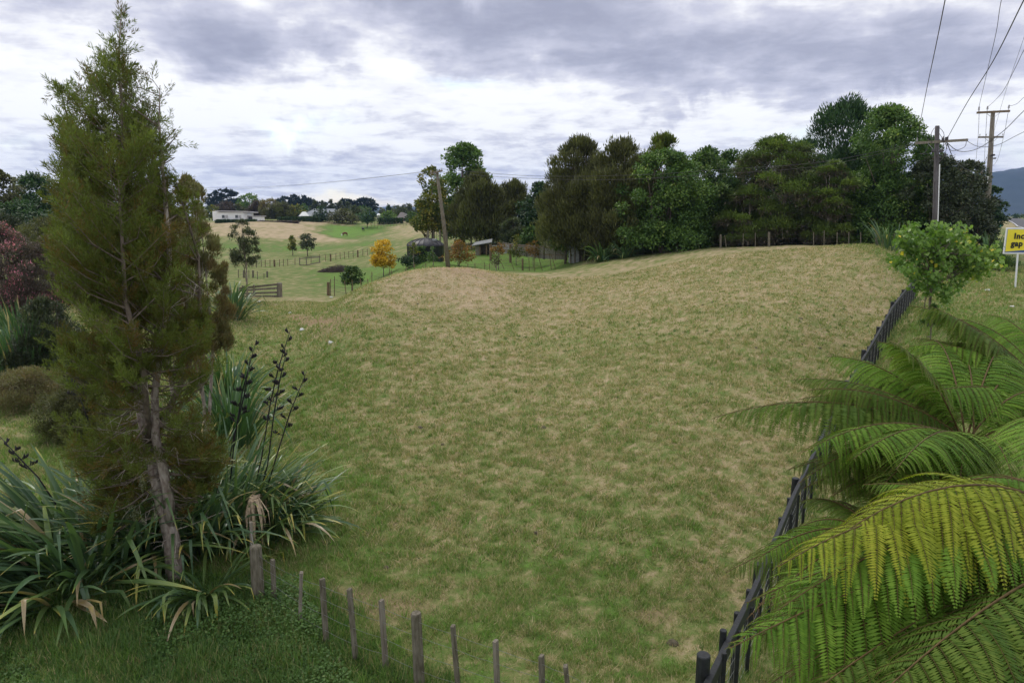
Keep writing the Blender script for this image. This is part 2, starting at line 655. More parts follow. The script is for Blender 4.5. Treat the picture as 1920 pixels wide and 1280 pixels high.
M['white'] = mat("white_paint", (.78, .79, .79), .6, .05, 3)
M['stone'] = mat("white_stone", (.62, .63, .62), .7, .2, 9, .3)
M['palewood'] = mat("silvered_palings", (.36, .34, .31), .85, scale=18, bump=.4, col2=(.21, .195, .17), stretch=(1, 1, .12))
M['rusty_iron'] = mat("dull_grey_iron", (.19, .20, .20), .7, .3, 6)
M['metalroof'] = mat("grey_sheet_roof", (.13, .155, .19), .6, .12, 4)
M['brownroof'] = mat("brown_tile_roof", (.10, .085, .085), .7, .2, 6)
M['glass'] = mat("dark_window_glass", (.06, .07, .08), .15, .2, 2, spec=.6)
M['tank'] = mat("dark_tank_plastic", (.030, .030, .036), .5, .25, 2, spec=.35)
M['iron'] = mat("galvanised_iron", (.34, .36, .37), .5, .2, 5, metal=.35)
M['pole'] = mat("dark_grey_pole", (.14, .13, .135), .85, scale=14, bump=.4, col2=(.07, .062, .065), stretch=(1, 1, .12))
M['insul'] = mat("insulator_porcelain", (.42, .41, .42), .4, .1, 5)

# ------------------------------------------------------------------ ground
srow = np.concatenate([np.linspace(-15, 3.9, 16), np.geomspace(4, 400, 390), np.geomspace(430, 9000, 22)])
scol = np.linspace(-1.35, 1.35, 520)
YY, SS = np.meshgrid(srow, scol, indexing='ij')
XX = SS*(np.maximum(YY, 0)+7)
gz = terr(XX.ravel(), YY.ravel())
gg = green(XX.ravel(), YY.ravel())+fine(XX.ravel(), YY.ravel())*np.where(green(XX.ravel(), YY.ravel()) > 1.1, .3, .75)
gb = bare(XX.ravel(), YY.ravel())
nr_, nc_ = YY.shape
idx = np.arange(nr_*nc_).reshape(nr_, nc_)
Fg = np.stack([idx[:-1, :-1], idx[:-1, 1:], idx[1:, 1:], idx[1:, :-1]], -1).reshape(-1, 4)
ground = mesh_np("pasture", np.stack([XX.ravel(), YY.ravel(), gz], 1), Fg, M['turf'], None, {'g': gg, 'bare': gb}, smooth=True)
tag(ground, kind='structure')

rng = np.random.default_rng(7)


def grass_field():
    Vs, vals = [], []
    for (y0, y1, dens, L0, L1, wd) in [(6.5, 12, 3400, .04, .15, .011), (12, 19, 2000, .05, .17, .017), (19, 29, 900, .06, .18, .026), (29, 50, 320, .07, .19, .042)]:
        area = (y1*y1-y0*y0)*.5*1.75
        n = int(area*dens)
        y = np.sqrt(rng.random(n)*(y1*y1-y0*y0)+y0*y0)
        x = (rng.random(n)*1.75-.88)*(y+1.5)
        cl = fbm(x, y, 3.1, 3, 61)
        g = green(x, y)+fine(x, y)*.75
        b = bare(x, y)
        keep = (rng.random(n) < sm(.32, .62, cl)*.9+.15)*(rng.random(n) > b*.75)
        x, y, g = x[keep], y[keep], g[keep]
        n = len(x)
        z = terr(x, y)-.006
        a = rng.random(n)*2*np.pi
        lean = rng.random(n)*.9+.25
        dryness = sm(.5, .1, g)
        lean = lean+dryness*.7
        L = (L0+(L1-L0)*rng.random(n)**2)*(1+.5*sm(.5, .9, g))
        dirv = np.stack([np.cos(a)*np.sin(lean), np.sin(a)*np.sin(lean), np.cos(lean)], 1)
        side = np.stack([-np.sin(a), np.cos(a), np.zeros(n)], 1)
        side = nrm(side+.4*rng.normal(size=(n, 3)))
        p = np.stack([x, y, z], 1)
        V = np.empty((n, 3, 3))
        wv = (wd*(.5+rng.random(n)))[:, None]
        V[:, 0] = p-side*wv*.5
        V[:, 1] = p+side*wv*.5
        V[:, 2] = p+dirv*L[:, None]
        Vs.append(V.reshape(-1, 3))
        gv = np.clip(g/1.3+rng.normal(size=n)*.20-(rng.random(n) < .10)*.35, 0, 1)
        vals.append(np.repeat(gv, 3))
    V = np.concatenate(Vs)
    o = mesh_np("pasture_grass", V, np.arange(len(V)).reshape(-1, 3), M['grass'], None, {'v': np.concatenate(vals)})
    tag(o, 'short grazed grass, part straw coloured and part green, over the whole paddock', 'grass', kind='stuff')


grass_field()


def bank_grass():
    # long lush grass and small leaved weeds on the bank by the batten fence
    n = 150000
    y = 6.0+rng.random(n)*6.2
    x = -9.5+rng.random(n)*10.5
    edge = y+.18*(x+4.2)+(fbm(x, y, 1.6, 3, 9)-.5)*2.2+rng.normal(size=n)*.15
    keep = (edge < 11.0)*(x < (-.95-(y-8)*.62)+(fbm(x, y, 1.3, 3, 4)-.5)*1.6+rng.normal(size=n)*.12)
    x, y = x[keep], y[keep]
    n = len(x)
    cl = fbm(x, y, 1.3, 3, 88)
    z = terr(x, y)-.01
    a = rng.random(n)*2*np.pi
    lean = rng.random(n)*.8+.1
    L = (.05+.20*rng.random(n)**2.2)*(.35+1.3*cl)*(1+.5*(rng.random(n) > .985))
    dirv = np.stack([np.cos(a)*np.sin(lean), np.sin(a)*np.sin(lean), np.cos(lean)], 1)
    side = nrm(np.stack([-np.sin(a), np.cos(a), rng.normal(size=n)*.3], 1))
    p = np.stack([x, y, z], 1)
    wv = (.006+.006*rng.random(n))[:, None]
    V = np.empty((n, 3, 3))
    V[:, 0] = p-side*wv
    V[:, 1] = p+side*wv
    V[:, 2] = p+dirv*L[:, None]
    val = np.clip(.15+cl*.8+rng.normal(size=n)*.15+(rng.random(n) > .96)*.5, 0, 1)
    o = mesh_np("bank_grass", V.reshape(-1, 3), np.arange(n*3).reshape(-1, 3), M['bank'], None, {'v': np.repeat(val, 3)})
    tag(o, 'long lush green grass on the bank in front of the flax', 'grass', kind='stuff')
    # small round leaves of creeping weeds
    n = 80000
    y = 6.0+rng.random(n)*6.0
    x = -9.5+rng.random(n)*9.0
    c2 = fbm(x, y, .8, 3, 93)
    keep = (c2 > .40)*(x < -1.9-(y-8)*.6)*(y+.18*(x+4.2) < 11.2)
    x, y, c2 = x[keep], y[keep], c2[keep]
    n = len(x)
    hgt = .02+np.maximum(c2-.42, 0)*.6*rng.random(n)
    p = np.stack([x, y, terr(x, y)+hgt], 1)
    a = rng.random(n)*2*np.pi
    d = np.stack([np.cos(a), np.sin(a), rng.normal(size=n)*.4], 1)
    nr = np.stack([rng.normal(size=n)*.4, rng.normal(size=n)*.4, np.ones(n)], 1)
    s = .02+.022*rng.random(n)
    V, Fc = leaves(p, d, nr, s*1.5, s)
    val = np.clip(.25+.5*fbm(x, y, 2.0, 2, 12)+rng.normal(size=n)*.18, 0, .85)
    o = mesh_np("creeping_weeds", V, Fc, M['bank'], None, {'v': np.repeat(val, 4)})
    tag(o, 'small leaved creeping weeds matted over the green bank', 'weeds', kind='stuff')


bank_grass()

# ------------------------------------------------------------------ trees
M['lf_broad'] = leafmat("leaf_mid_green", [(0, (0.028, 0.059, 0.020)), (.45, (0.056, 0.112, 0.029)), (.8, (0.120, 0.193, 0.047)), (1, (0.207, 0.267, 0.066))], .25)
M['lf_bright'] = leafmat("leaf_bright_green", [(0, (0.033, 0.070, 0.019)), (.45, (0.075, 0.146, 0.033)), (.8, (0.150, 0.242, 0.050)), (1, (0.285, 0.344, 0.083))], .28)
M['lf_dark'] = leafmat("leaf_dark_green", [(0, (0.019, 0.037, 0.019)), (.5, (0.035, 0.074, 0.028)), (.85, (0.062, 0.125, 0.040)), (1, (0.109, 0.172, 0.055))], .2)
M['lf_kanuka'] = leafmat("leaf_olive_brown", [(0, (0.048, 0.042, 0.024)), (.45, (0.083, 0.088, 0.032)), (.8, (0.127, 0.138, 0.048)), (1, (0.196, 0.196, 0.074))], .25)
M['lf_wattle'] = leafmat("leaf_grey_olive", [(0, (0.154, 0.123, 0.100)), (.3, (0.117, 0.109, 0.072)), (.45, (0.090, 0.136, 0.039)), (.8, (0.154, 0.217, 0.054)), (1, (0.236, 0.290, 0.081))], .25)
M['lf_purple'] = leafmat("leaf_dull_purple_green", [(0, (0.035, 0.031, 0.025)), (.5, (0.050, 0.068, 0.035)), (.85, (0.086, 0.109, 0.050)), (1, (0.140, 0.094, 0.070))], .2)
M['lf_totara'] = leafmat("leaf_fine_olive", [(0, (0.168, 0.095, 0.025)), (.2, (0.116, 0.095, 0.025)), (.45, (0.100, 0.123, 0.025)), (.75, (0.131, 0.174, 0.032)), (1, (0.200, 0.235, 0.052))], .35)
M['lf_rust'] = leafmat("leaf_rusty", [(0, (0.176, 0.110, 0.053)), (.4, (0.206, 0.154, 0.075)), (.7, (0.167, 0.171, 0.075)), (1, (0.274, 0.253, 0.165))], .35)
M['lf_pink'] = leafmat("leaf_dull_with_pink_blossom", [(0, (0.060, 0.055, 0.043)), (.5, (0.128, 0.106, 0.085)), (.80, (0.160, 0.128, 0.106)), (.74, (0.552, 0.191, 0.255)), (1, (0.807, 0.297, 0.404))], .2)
M['lf_yellow'] = leafmat("leaf_autumn_yellow", [(0, (0.276, 0.179, 0.017)), (.4, (0.552, 0.359, 0.025)), (.8, (0.758, 0.497, 0.041)), (1, (0.856, 0.620, 0.097))], .3)
M['lf_yellowgreen'] = leafmat("leaf_turning_yellow", [(0, (.035, .07, .012)), (.4, (.08, .12, .02)), (.7, (.19, .19, .03)), (1, (.38, .27, .05))], .3)
M['lf_orange'] = leafmat("leaf_autumn_orange", [(0, (.08, .08, .02)), (.4, (.17, .12, .03)), (.75, (.30, .14, .03)), (1, (.38, .19, .04))], .3)
M['lf_lime'] = leafmat("leaf_heart_lime", [(0, (0.044, 0.106, 0.019)), (.4, (0.112, 0.213, 0.037)), (.86, (0.237, 0.362, 0.075)), (.93, (0.562, 0.525, 0.062)), (1, (0.775, 0.625, 0.075))], .35, .4)
M['lf_pine'] = leafmat("pine_needles", [(0, (.012, .024, .020)), (.6, (.022, .042, .030)), (1, (.04, .065, .04))], .1)
M['lf_mauve'] = leafmat("leaf_mauve_brown", [(0, (.05, .035, .035)), (.6, (.10, .075, .065)), (1, (.15, .12, .09))], .2)
M['lf_hedge'] = leafmat("leaf_clipped_hedge", [(0, (0.017, 0.039, 0.013)), (.6, (0.039, 0.077, 0.022)), (1, (0.066, 0.121, 0.033))], .2)
M['lf_grey'] = leafmat("leaf_grey_green", [(0, (.05, .065, .035)), (.6, (.09, .11, .055)), (1, (.14, .16, .08))], .25)


def prof(kind):
    if kind == 'round':
        return lambda h: np.sqrt(np.clip(1-np.abs(2*h-.85)**2.4/1.5, .02, 1))
    if kind == 'dome':
        return lambda h: np.sqrt(np.clip(1-h**2.2, .03, 1))
    if kind == 'cone':
        return lambda h: np.clip(1.02-h, .04, 1)**.8*np.clip(.5+h*4, 0, 1)
    if kind == 'column':
        return lambda h: np.clip(1-np.abs(2*h-.8)**3/1.8, .05, 1)*.95
    if kind == 'egg':
        return lambda h: np.sqrt(np.clip(1-np.abs(2*h-.55)**2.3/2.36, .02, 1))*1.04
    if kind == 'umbrella':
        return lambda h: np.clip(.45+h*.9, 0, 1)*np.sqrt(np.clip(1.15-h**3, .1, 1))


def crown_arrays(rg, c0, zb, zt, R, shape, style, leafL, n, nl, lobe=.28, dy=1.0, solid=.0):
    pf = prof(shape)
    h = rg.random(nl)
    h[:max(3, nl//10)] = .9+.1*rg.random(max(3, nl//10))
    an = rg.random(nl)*2*np.pi
    lr = R*lobe*(.65+.7*rg.random(nl))*(1-.45*h**2)
    h[-max(3, nl//5):] = rg.random(max(3, nl//5))*.14
    rr = pf(h)*R*(.25+.75*rg.random(nl)**.6)
    rr = np.maximum(rr-lr*.45, 0)
    Ht = zt-zb
    zz = zb+lr*.5+h*(Ht-lr*1.3)
    C = np.stack([c0[0]+rr*np.cos(an), c0[1]+rr*np.sin(an)*dy, zz], 1)
    wgt = lr**2
    pick = rg.choice(nl, n, p=wgt/wgt.sum())
    d = nrm(rg.normal(size=(n, 3)))
    flip = (d[:, 2] < -.1)*(rg.random(n) < .6)
    d[flip, 2] *= -1
    rad = np.clip(rg.random(n)**.45, .15, 1)*(1+.18*rg.random(n))*np.where(rg.random(n) < .05, 1.3, 1)
    sz = {'broad': .85, 'plume': 1.45, 'wattle': .72, 'pine': .55, 'fine': 1.0, 'hang': .6}[style]
    p = C[pick]+d*lr[pick][:, None]*rad[:, None]*np.array([1, 1, sz])
    lobev = rg.random(nl)
    up = np.array([0, 0, 1.0])
    rnd = rg.normal(size=(n, 3))
    outw = nrm(np.stack([np.cos(an[pick]), np.sin(an[pick]), np.zeros(n)], 1))
    if style == 'broad':
        ld = nrm(d*.6+rnd*.6)
        nr = nrm(d+up*.5+rnd*.45)
        L, Wd = leafL*(.7+.6*rg.random(n)), .62
    elif style == 'plume':
        ld = nrm(d*.45+up*.9+outw*.25+rnd*.3)
        nr = nrm(d+rnd*.8)
        L, Wd = leafL*(1.0+1.0*rg.random(n)), .22
    elif style == 'fine':
        ld = nrm(d*.7+up*.4+rnd*.5)
        nr = nrm(d+rnd*.8)
        L, Wd = leafL*(.8+.8*rg.random(n)), .3
    elif style == 'wattle':
        ld = nrm(outw*.6+d*.5+rnd*.5)
        nr = nrm(up+d*.5+rnd*.6)
        L, Wd = leafL*(.9+.8*rg.random(n)), .28
    elif style == 'pine':
        ld = nrm(d+up*.3+rnd*.4)
        nr = nrm(rnd)
        L, Wd = leafL*(.8+.7*rg.random(n)), .5
    else:
        ld = nrm(outw*.5+d*.3-up*.7+rnd*.35)
        nr = nrm(outw*.6+up*.5+rnd*.35)
        L, Wd = leafL*(.8+.5*rg.random(n)), .8
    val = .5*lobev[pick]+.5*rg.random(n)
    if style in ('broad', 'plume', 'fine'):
        val = np.clip(val*.8+.22*(rad-.6)+.1, 0, 1)  # leaf colour darkens towards each lobe's centre, painting in its inner shade
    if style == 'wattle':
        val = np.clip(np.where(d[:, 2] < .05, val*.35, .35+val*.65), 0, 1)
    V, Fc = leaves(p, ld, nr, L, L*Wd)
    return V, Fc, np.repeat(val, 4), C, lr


def make_tree(name, label, cat, u, Y, vtop, hw, vbot, shape='round', style='broad', m='lf_broad', seed=0, group=None, cover=3.0,
              lobes=46, lobe=.28, bark='bark', trunks=1, leafpx=2.6, dy=1.0, lean=0.0, limbs=9, cap=62000, shift=0.0, tr=None, sparse_top=0):
    rg = np.random.default_rng(1000+seed)
    g = G(u, Y)
    d = depth(Y, g[2]+2)
    R = 1.2*hw*d/F
    lobes = int(lobes*1.7)
    cover *= 1.35
    zt0 = Hz(vtop, Y)
    zt = Hz(vtop, Y)
    zb = max(Hz(vbot, Y), g[2]+.05)
    if zt < zb+.6:
        print('LOW', label)
        zt = zb+1.5
    leafL = max(.05, leafpx*d/683.0)
    area = math.pi*R*(zt-zb)*.5*2
    wd = {'broad': .62, 'plume': .22*1.5, 'wattle': .3, 'pine': .5, 'fine': .33, 'hang': .8}[style]
    n = int(min(cap, cover*area/(leafL*leafL*wd*.5)))
    e = empty(name, g, label, cat, group)
    c0 = np.array([g[0]+shift*R, g[1], 0])
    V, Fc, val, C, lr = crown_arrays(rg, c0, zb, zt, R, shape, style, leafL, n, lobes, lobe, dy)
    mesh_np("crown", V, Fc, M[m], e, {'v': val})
    mb = MB()
    Ht = zt-g[2]
    r0 = tr or max(.04, Ht*.02)*(1 if trunks == 1 else .6)
    for k in range(trunks):
        a = rg.random()*6.28
        sp = (0 if trunks == 1 else R*.35)
        top = Vector((c0[0]+math.cos(a)*sp, c0[1]+math.sin(a)*sp*.6, zb+(zt-zb)*.72))
        b0 = Vector((g[0]+(rg.random()-.5)*.2*(trunks > 1), g[1], g[2]-.1))
        md = b0.lerp(top, .5)+Vector((rg.normal()*.06*Ht*.3, rg.normal()*.05, 0))
        pts = [b0, b0.lerp(md, .5), md, md.lerp(top, .5), top]
        mb.tube(pts, [r0*1.25, r0, r0*.8, r0*.5, r0*.2], 8)
        ids = rg.choice(len(C), min(limbs, len(C)), replace=False)
        for i in ids:
            t = .35+.45*rg.random()
            s0 = b0.lerp(top, t)
            if s0.z > C[i][2]:
                s0 = b0.lerp(top, .3)
            tgt = Vector(C[i])
            mm = s0.lerp(tgt, .5)+Vector((0, 0, -.06*(tgt-s0).length))
            mb.tube([s0, mm, tgt], [r0*.4, r0*.26, r0*.1], 5)
    mb.build("trunk", M[bark], e, smooth=True)
    return e


TL = 'trees of the dark belt along the paddock'
make_tree('kanuka_tree', 'dark olive feathery tree at the left end of the tree belt beside the timber pen', 'tree', 1085, 67, 262, 62, 469, 'egg', 'plume', 'lf_kanuka', 1, TL, 3.6, 60, .26, trunks=3, bark='palebark')
make_tree('kanuka_tree', 'dark brownish green feathery tree just left of the bright glossy tree', 'tree', 1160, 64, 266, 68, 476, 'egg', 'plume', 'lf_kanuka', 2, TL, 3.6, 70, .25, trunks=3, bark='palebark')
make_tree('kanuka_tree', 'olive tree whose tip shows above the bright glossy tree', 'tree', 1235, 72, 257, 50, 454, 'egg', 'plume', 'lf_totara', 3, TL, 3.0, 50, .26)
make_tree('broadleaf_tree', 'bright glossy green rounded tree in the middle of the tree belt', 'tree', 1240, 60, 280, 76, 466, 'egg', 'broad', 'lf_bright', 4, TL, 3.4, 95, .2, trunks=2)
make_tree('broadleaf_tree', 'glossy green tree leaning against the right of the bright rounded tree', 'tree', 1312, 62, 283, 55, 464, 'egg', 'broad', 'lf_broad', 5, TL, 3.4, 70, .22, trunks=2)
make_tree('broadleaf_tree', 'darker green tree between the glossy trees and the grey olive wattle', 'tree', 1362, 66, 280, 48, 454, 'egg', 'broad', 'lf_broad', 6, TL, 3.2, 60, .23)
make_tree('wattle_tree', 'grey olive layered tree with brown undersides in the right half of the belt', 'tree', 1448, 60, 252, 84, 466, 'egg', 'wattle', 'lf_wattle', 7, TL, 3.4, 85, .24, trunks=2, bark='palebark')
make_tree('wattle_tree', 'low spreading grey olive tree in front of the gap right of the layered wattle', 'tree', 1400, 58, 345, 50, 472, 'dome', 'wattle', 'lf_wattle', 8, TL, 3.0, 40, .28, bark='palebark')
make_tree('dark_conifer', 'tallest tree of the belt, dark green with spiky tips against the sky', 'tree', 1568, 64, 194, 92, 464, 'egg', 'plume', 'lf_dark', 9, TL, 3.6, 85, .24)
make_tree('broadleaf_tree', 'big bright green tree at the tall right end of the belt', 'tree', 1645, 57, 196, 80, 469, 'egg', 'broad', 'lf_bright', 10, TL, 3.4, 100, .2, trunks=2)
make_tree('wattle_tree', 'olive tree with drooping sprays standing before the tallest tree', 'tree', 1552, 56, 300, 46, 474, 'egg', 'wattle', 'lf_wattle', 11, TL, 3.0, 45, .27, bark='palebark')
make_tree('purple_leaved_tree', 'dull purple green bushy tree behind the near power pole', 'tree', 1745, 54, 292, 62, 492, 'round', 'broad', 'lf_purple', 12, TL, 3.6, 80, .22, trunks=3)
make_tree('bushy_tree', 'dark green bushy tree between the two power poles', 'tree', 1800, 60, 300, 50, 490, 'egg', 'broad', 'lf_purple', 13, TL, 3.4, 60, .24, trunks=2)
make_tree('bushy_tree', 'dark small tree at the foot of the far tall power pole', 'tree', 1848, 76, 350, 24, 460, 'round', 'broad', 'lf_dark', 14, TL, 3.2, 30, .3)
make_tree('bushy_tree', 'olive bush at the right foot of the tree belt by the road verge', 'shrub', 1828, 54, 400, 42, 498, 'dome', 'broad', 'lf_purple', 15, None, 3.2, 40, .27, trunks=2)
# understorey that fills the belt
for i, (u, Y, vt, hw) in enumerate([(1110, 72, 350, 45), (1180, 72, 330, 55), (1270, 70, 340, 60), (1345, 72, 340, 60), (1420, 70, 330, 55), (1490, 68, 300, 55),
                                    (1560, 70, 280, 60), (1630, 66, 300, 60), (1700, 64, 330, 50), (1770, 68, 350, 45)]):
    lb = ['dark understorey tree behind the timber pen at the belt\'s left end', 'dark understorey tree behind the feathery kanuka pair', 'dark understorey tree behind the bright rounded tree', 'dark understorey tree behind the second glossy tree',
          'dark understorey tree behind the grey olive wattle', 'dark understorey tree filling the gap right of the layered wattle', 'dark understorey tree behind the tallest tree', 'dark understorey tree behind the big bright tree',
          'dark understorey tree left of the near power pole', 'dark understorey tree behind the near power pole'][i]
    make_tree('understorey_tree', lb, 'tree', u, Y, vt-12, hw*1.15, 484, 'dome', 'broad', 'lf_dark', 40+i, 'dark understorey trees in the belt', 2.6, 40, .3, bark='darkbark')
# cluster beside the leaning pole
make_tree('tall_broadleaf_tree', 'tall dense green tree rising right behind the leaning pole', 'tree', 868, 104, 268, 47, 446, 'round', 'broad', 'lf_bright', 20, None, 5.0, 110, .24, leafpx=2.8)
make_tree('yellowing_tree', 'loose tree with yellowing leaves left of the tall dense green tree', 'tree', 812, 98, 312, 32, 432, 'egg', 'broad', 'lf_yellowgreen', 21, None, 2.2, 55, .22, leafpx=2.4)
make_tree('yellowing_tree', 'low leafy yellow green tree at the left foot of the tall dense tree', 'tree', 800, 96, 375, 30, 432, 'round', 'broad', 'lf_yellowgreen', 22, None, 2.6, 30, .28, leafpx=2.4)
make_tree('spreading_tree', 'olive green spreading tree with pale bare stems above the timber shelter', 'tree', 900, 92, 330, 50, 446, 'dome', 'plume', 'lf_kanuka', 23, None, 4.6, 80, .25, trunks=4, bark='palebark')
make_tree('spreading_tree', 'dark feathery tree between the spreading olive tree and the belt', 'tree', 965, 96, 345, 46, 448, 'dome', 'plume', 'lf_kanuka', 24, None, 4.4, 70, .25)
make_tree('dark_leafy_tree', 'dark blue green tree right of the dark feathery tree', 'tree', 1010, 90, 342, 42, 450, 'dome', 'broad', 'lf_dark', 25, None, 4.0, 70, .25)
make_tree('dark_leafy_tree', 'dark tree standing at the back left of the belt behind the garden', 'tree', 1048, 80, 322, 32, 455, 'egg', 'plume', 'lf_kanuka', 26, None, 3.2, 50, .25)
make_tree('garden_shrub', 'mid green bush overhanging the right end of the grey timber pen', 'shrub', 1060, 68, 395, 26, 466, 'round', 'broad', 'lf_broad', 27, 'bushes in the fenced garden', 3.0, 25, .3)
make_tree('garden_shrub', 'grey green bush behind the left end of the grey paling fence', 'shrub', 962, 86, 410, 24, 458, 'round', 'fine', 'lf_grey', 28, 'bushes in the fenced garden', 2.4, 25, .3)
make_tree('garden_shrub', 'leafy green bush behind the middle of the grey paling fence', 'shrub', 995, 84, 425, 24, 462, 'dome', 'broad', 'lf_broad', 29, 'bushes in the fenced garden', 2.8, 25, .3)
make_tree('garden_shrub', 'low dark bush under the spreading olive tree', 'shrub', 925, 100, 420, 26, 450, 'dome', 'broad', 'lf_dark', 30, 'bushes in the fenced garden', 2.8, 20, .3)

# garden saplings and autumn shrubs
make_tree('yellow_tree', 'small round tree in bright autumn yellow on the lawn', 'tree', 719, 78, 449, 22, 500, 'round', 'broad', 'lf_yellow', 31, None, 3.4, 40, .24, leafpx=2.2, bark='palebark', tr=.05)
make_tree('round_shrub', 'small dark glossy green tree by the post and wire fence corner', 'shrub', 660, 62, 499, 19, 533, 'round', 'broad', 'lf_broad', 32, None, 3.6, 30, .27, leafpx=2.2, tr=.06)
make_tree('flat_topped_tree', 'small flat topped tree left of the leaning pole before the dark tank', 'tree', 767, 69, 479, 20, 497, 'umbrella', 'broad', 'lf_dark', 33, None, 3.0, 20, .3, leafpx=2.0, tr=.05)
make_tree('flat_topped_tree', 'second small flat topped tree touching the dark tank\'s foot', 'tree', 790, 70, 480, 14, 496, 'umbrella', 'broad', 'lf_broad', 34, None, 2.4, 16, .3, leafpx=2.0, tr=.04)
make_tree('orange_shrub', 'airy shrub with rusty orange leaves right of the leaning pole', 'shrub', 861, 68, 450, 27, 490, 'dome', 'broad', 'lf_orange', 35, None, 1.5, 30, .26, leafpx=2.0, trunks=4, tr=.03, bark='palebark')
for i, (u, Y, vt, hw, vb, lb, mm) in enumerate([
        (776, 68, 455, 9, 478, 'thin sapling before the left side of the dark tank', 'lf_yellowgreen'), (812, 66, 462, 10, 490, 'thin sapling before the middle of the dark tank', 'lf_broad'),
        (935, 66, 455, 15, 475, 'rusty sapling right of the timber shelter', 'lf_orange'), (968, 74, 440, 13, 480, 'green sapling leaning over the metal gate of the pen', 'lf_yellowgreen'),
        (1000, 72, 452, 13, 478, 'brownish sapling before the grey paling fence', 'lf_orange'), (930, 64, 480, 9, 495, 'nearly leafless sapling low on the lawn slope', 'lf_kanuka')]):
    make_tree('garden_sapling', lb, 'sapling', u, Y, vt, hw, vb, 'egg', 'broad', mm, 60+i, 'saplings planted on the garden lawn', 1.1, 16, .3, leafpx=1.9, tr=.035, bark='palebark')
make_tree('young_eucalypt', 'slender grey green tree with pale stem beside the tall conifer', 'tree', 464, 50, 412, 24, 500, 'egg', 'fine', 'lf_grey', 36, None, 1.6, 34, .26, leafpx=2.2, bark='palebark', tr=.06)
make_tree('paddock_sapling', 'thin light green sapling in the far paddock, left of a pair', 'sapling', 549, 128, 443, 8, 470, 'column', 'broad', 'lf_yellowgreen', 37, 'pair of saplings in the far paddock', 2.4, 14, .3, leafpx=1.8)
make_tree('paddock_sapling', 'rounder grey green sapling in the far paddock, right of a pair', 'sapling', 577, 125, 438, 13, 466, 'round', 'broad', 'lf_grey', 38, 'pair of saplings in the far paddock', 2.8, 20, .3, leafpx=1.8)

# ---- far left
make_tree('dark_hedge_tree', 'dark tree at the left edge beyond the pink flowering bush', 'tree', 15, 72, 316, 50, 445, 'dome', 'broad', 'lf_kanuka', 70, 'dark trees behind the tall conifer', 3.2, 50, .26)
make_tree('dark_hedge_tree', 'dark green tree second from the left edge behind the conifer', 'tree', 85, 78, 322, 55, 440, 'dome', 'broad', 'lf_dark', 71, 'dark trees behind the tall conifer', 3.2, 50, .26)
make_tree('dark_hedge_tree', 'dark rounded tree hidden mostly behind the tall conifer', 'tree', 180, 80, 335, 60, 440, 'dome', 'broad', 'lf_dark', 72, 'dark trees behind the tall conifer', 3.0, 50, .26)
make_tree('dark_hedge_tree', 'dark tree just right of the conifer trunk line', 'tree', 290, 84, 340, 60, 440, 'dome', 'broad', 'lf_kanuka', 73, 'dark trees behind the tall conifer', 3.0, 50, .26)
make_tree('dark_hedge_tree', 'low dark green tree in front of the left edge trees', 'tree', 60, 60, 375, 70, 460, 'dome', 'broad', 'lf_dark', 74, 'dark trees behind the tall conifer', 3.0, 50, .26)
make_tree('pink_flowering_bush', 'dull purple bush dotted with pink blossom at the left edge', 'shrub', 30, 33, 420, 76, 590, 'dome', 'fine', 'lf_pink', 75, None, 3.0, 80, .2, trunks=4, leafpx=2.0, bark='darkbark')
make_tree('pink_flowering_bush', 'second pink flowering bush half hidden behind the conifer', 'shrub', 115, 35, 440, 46, 570, 'dome', 'fine', 'lf_pink', 76, None, 2.6, 50, .22, trunks=3, leafpx=2.0, bark='darkbark')
make_tree('rusty_tree', 'rusty brown fine leaved tree close behind the tall conifer', 'tree', 392, 18.5, 335, 48, 660, 'egg', 'plume', 'lf_rust', 77, None, 3.2, 90, .2, trunks=3, leafpx=2.6, bark='palebark', cap=110000, tr=.05)
make_tree('rusty_tree', 'grey green fine leaved tree between the conifer and the rusty tree', 'tree', 335, 19.5, 315, 34, 640, 'column', 'plume', 'lf_totara', 78, None, 2.8, 60, .24, trunks=2, leafpx=2.6, bark='palebark', cap=70000, tr=.05)
make_tree('bramble_thicket', 'low brown and green bramble thicket left of the conifer', 'shrub', 60, 22, 690, 90, 795, 'dome', 'fine', 'lf_rust', 79, None, 2.0, 60, .2, trunks=3, leafpx=1.8, dy=.7, bark='darkbark')
make_tree('bramble_thicket', 'darker bramble thicket behind the conifer foot', 'shrub', 160, 19, 700, 80, 860, 'dome', 'fine', 'lf_kanuka', 80, None, 2.6, 60, .2, trunks=3, leafpx=1.8, dy=.7, bark='darkbark')


def ground_hit(u, v):
    """where the sight line of a photo pixel first meets the ground"""
    Ys = np.geomspace(5, 400, 500)
    pts = np.array([P(u, v, y) for y in Ys])
    below = pts[:, 2] <= terr(pts[:, 0], pts[:, 1])
    k = int(np.argmax(below)) if below.any() else 499
    return G(u, Ys[k])


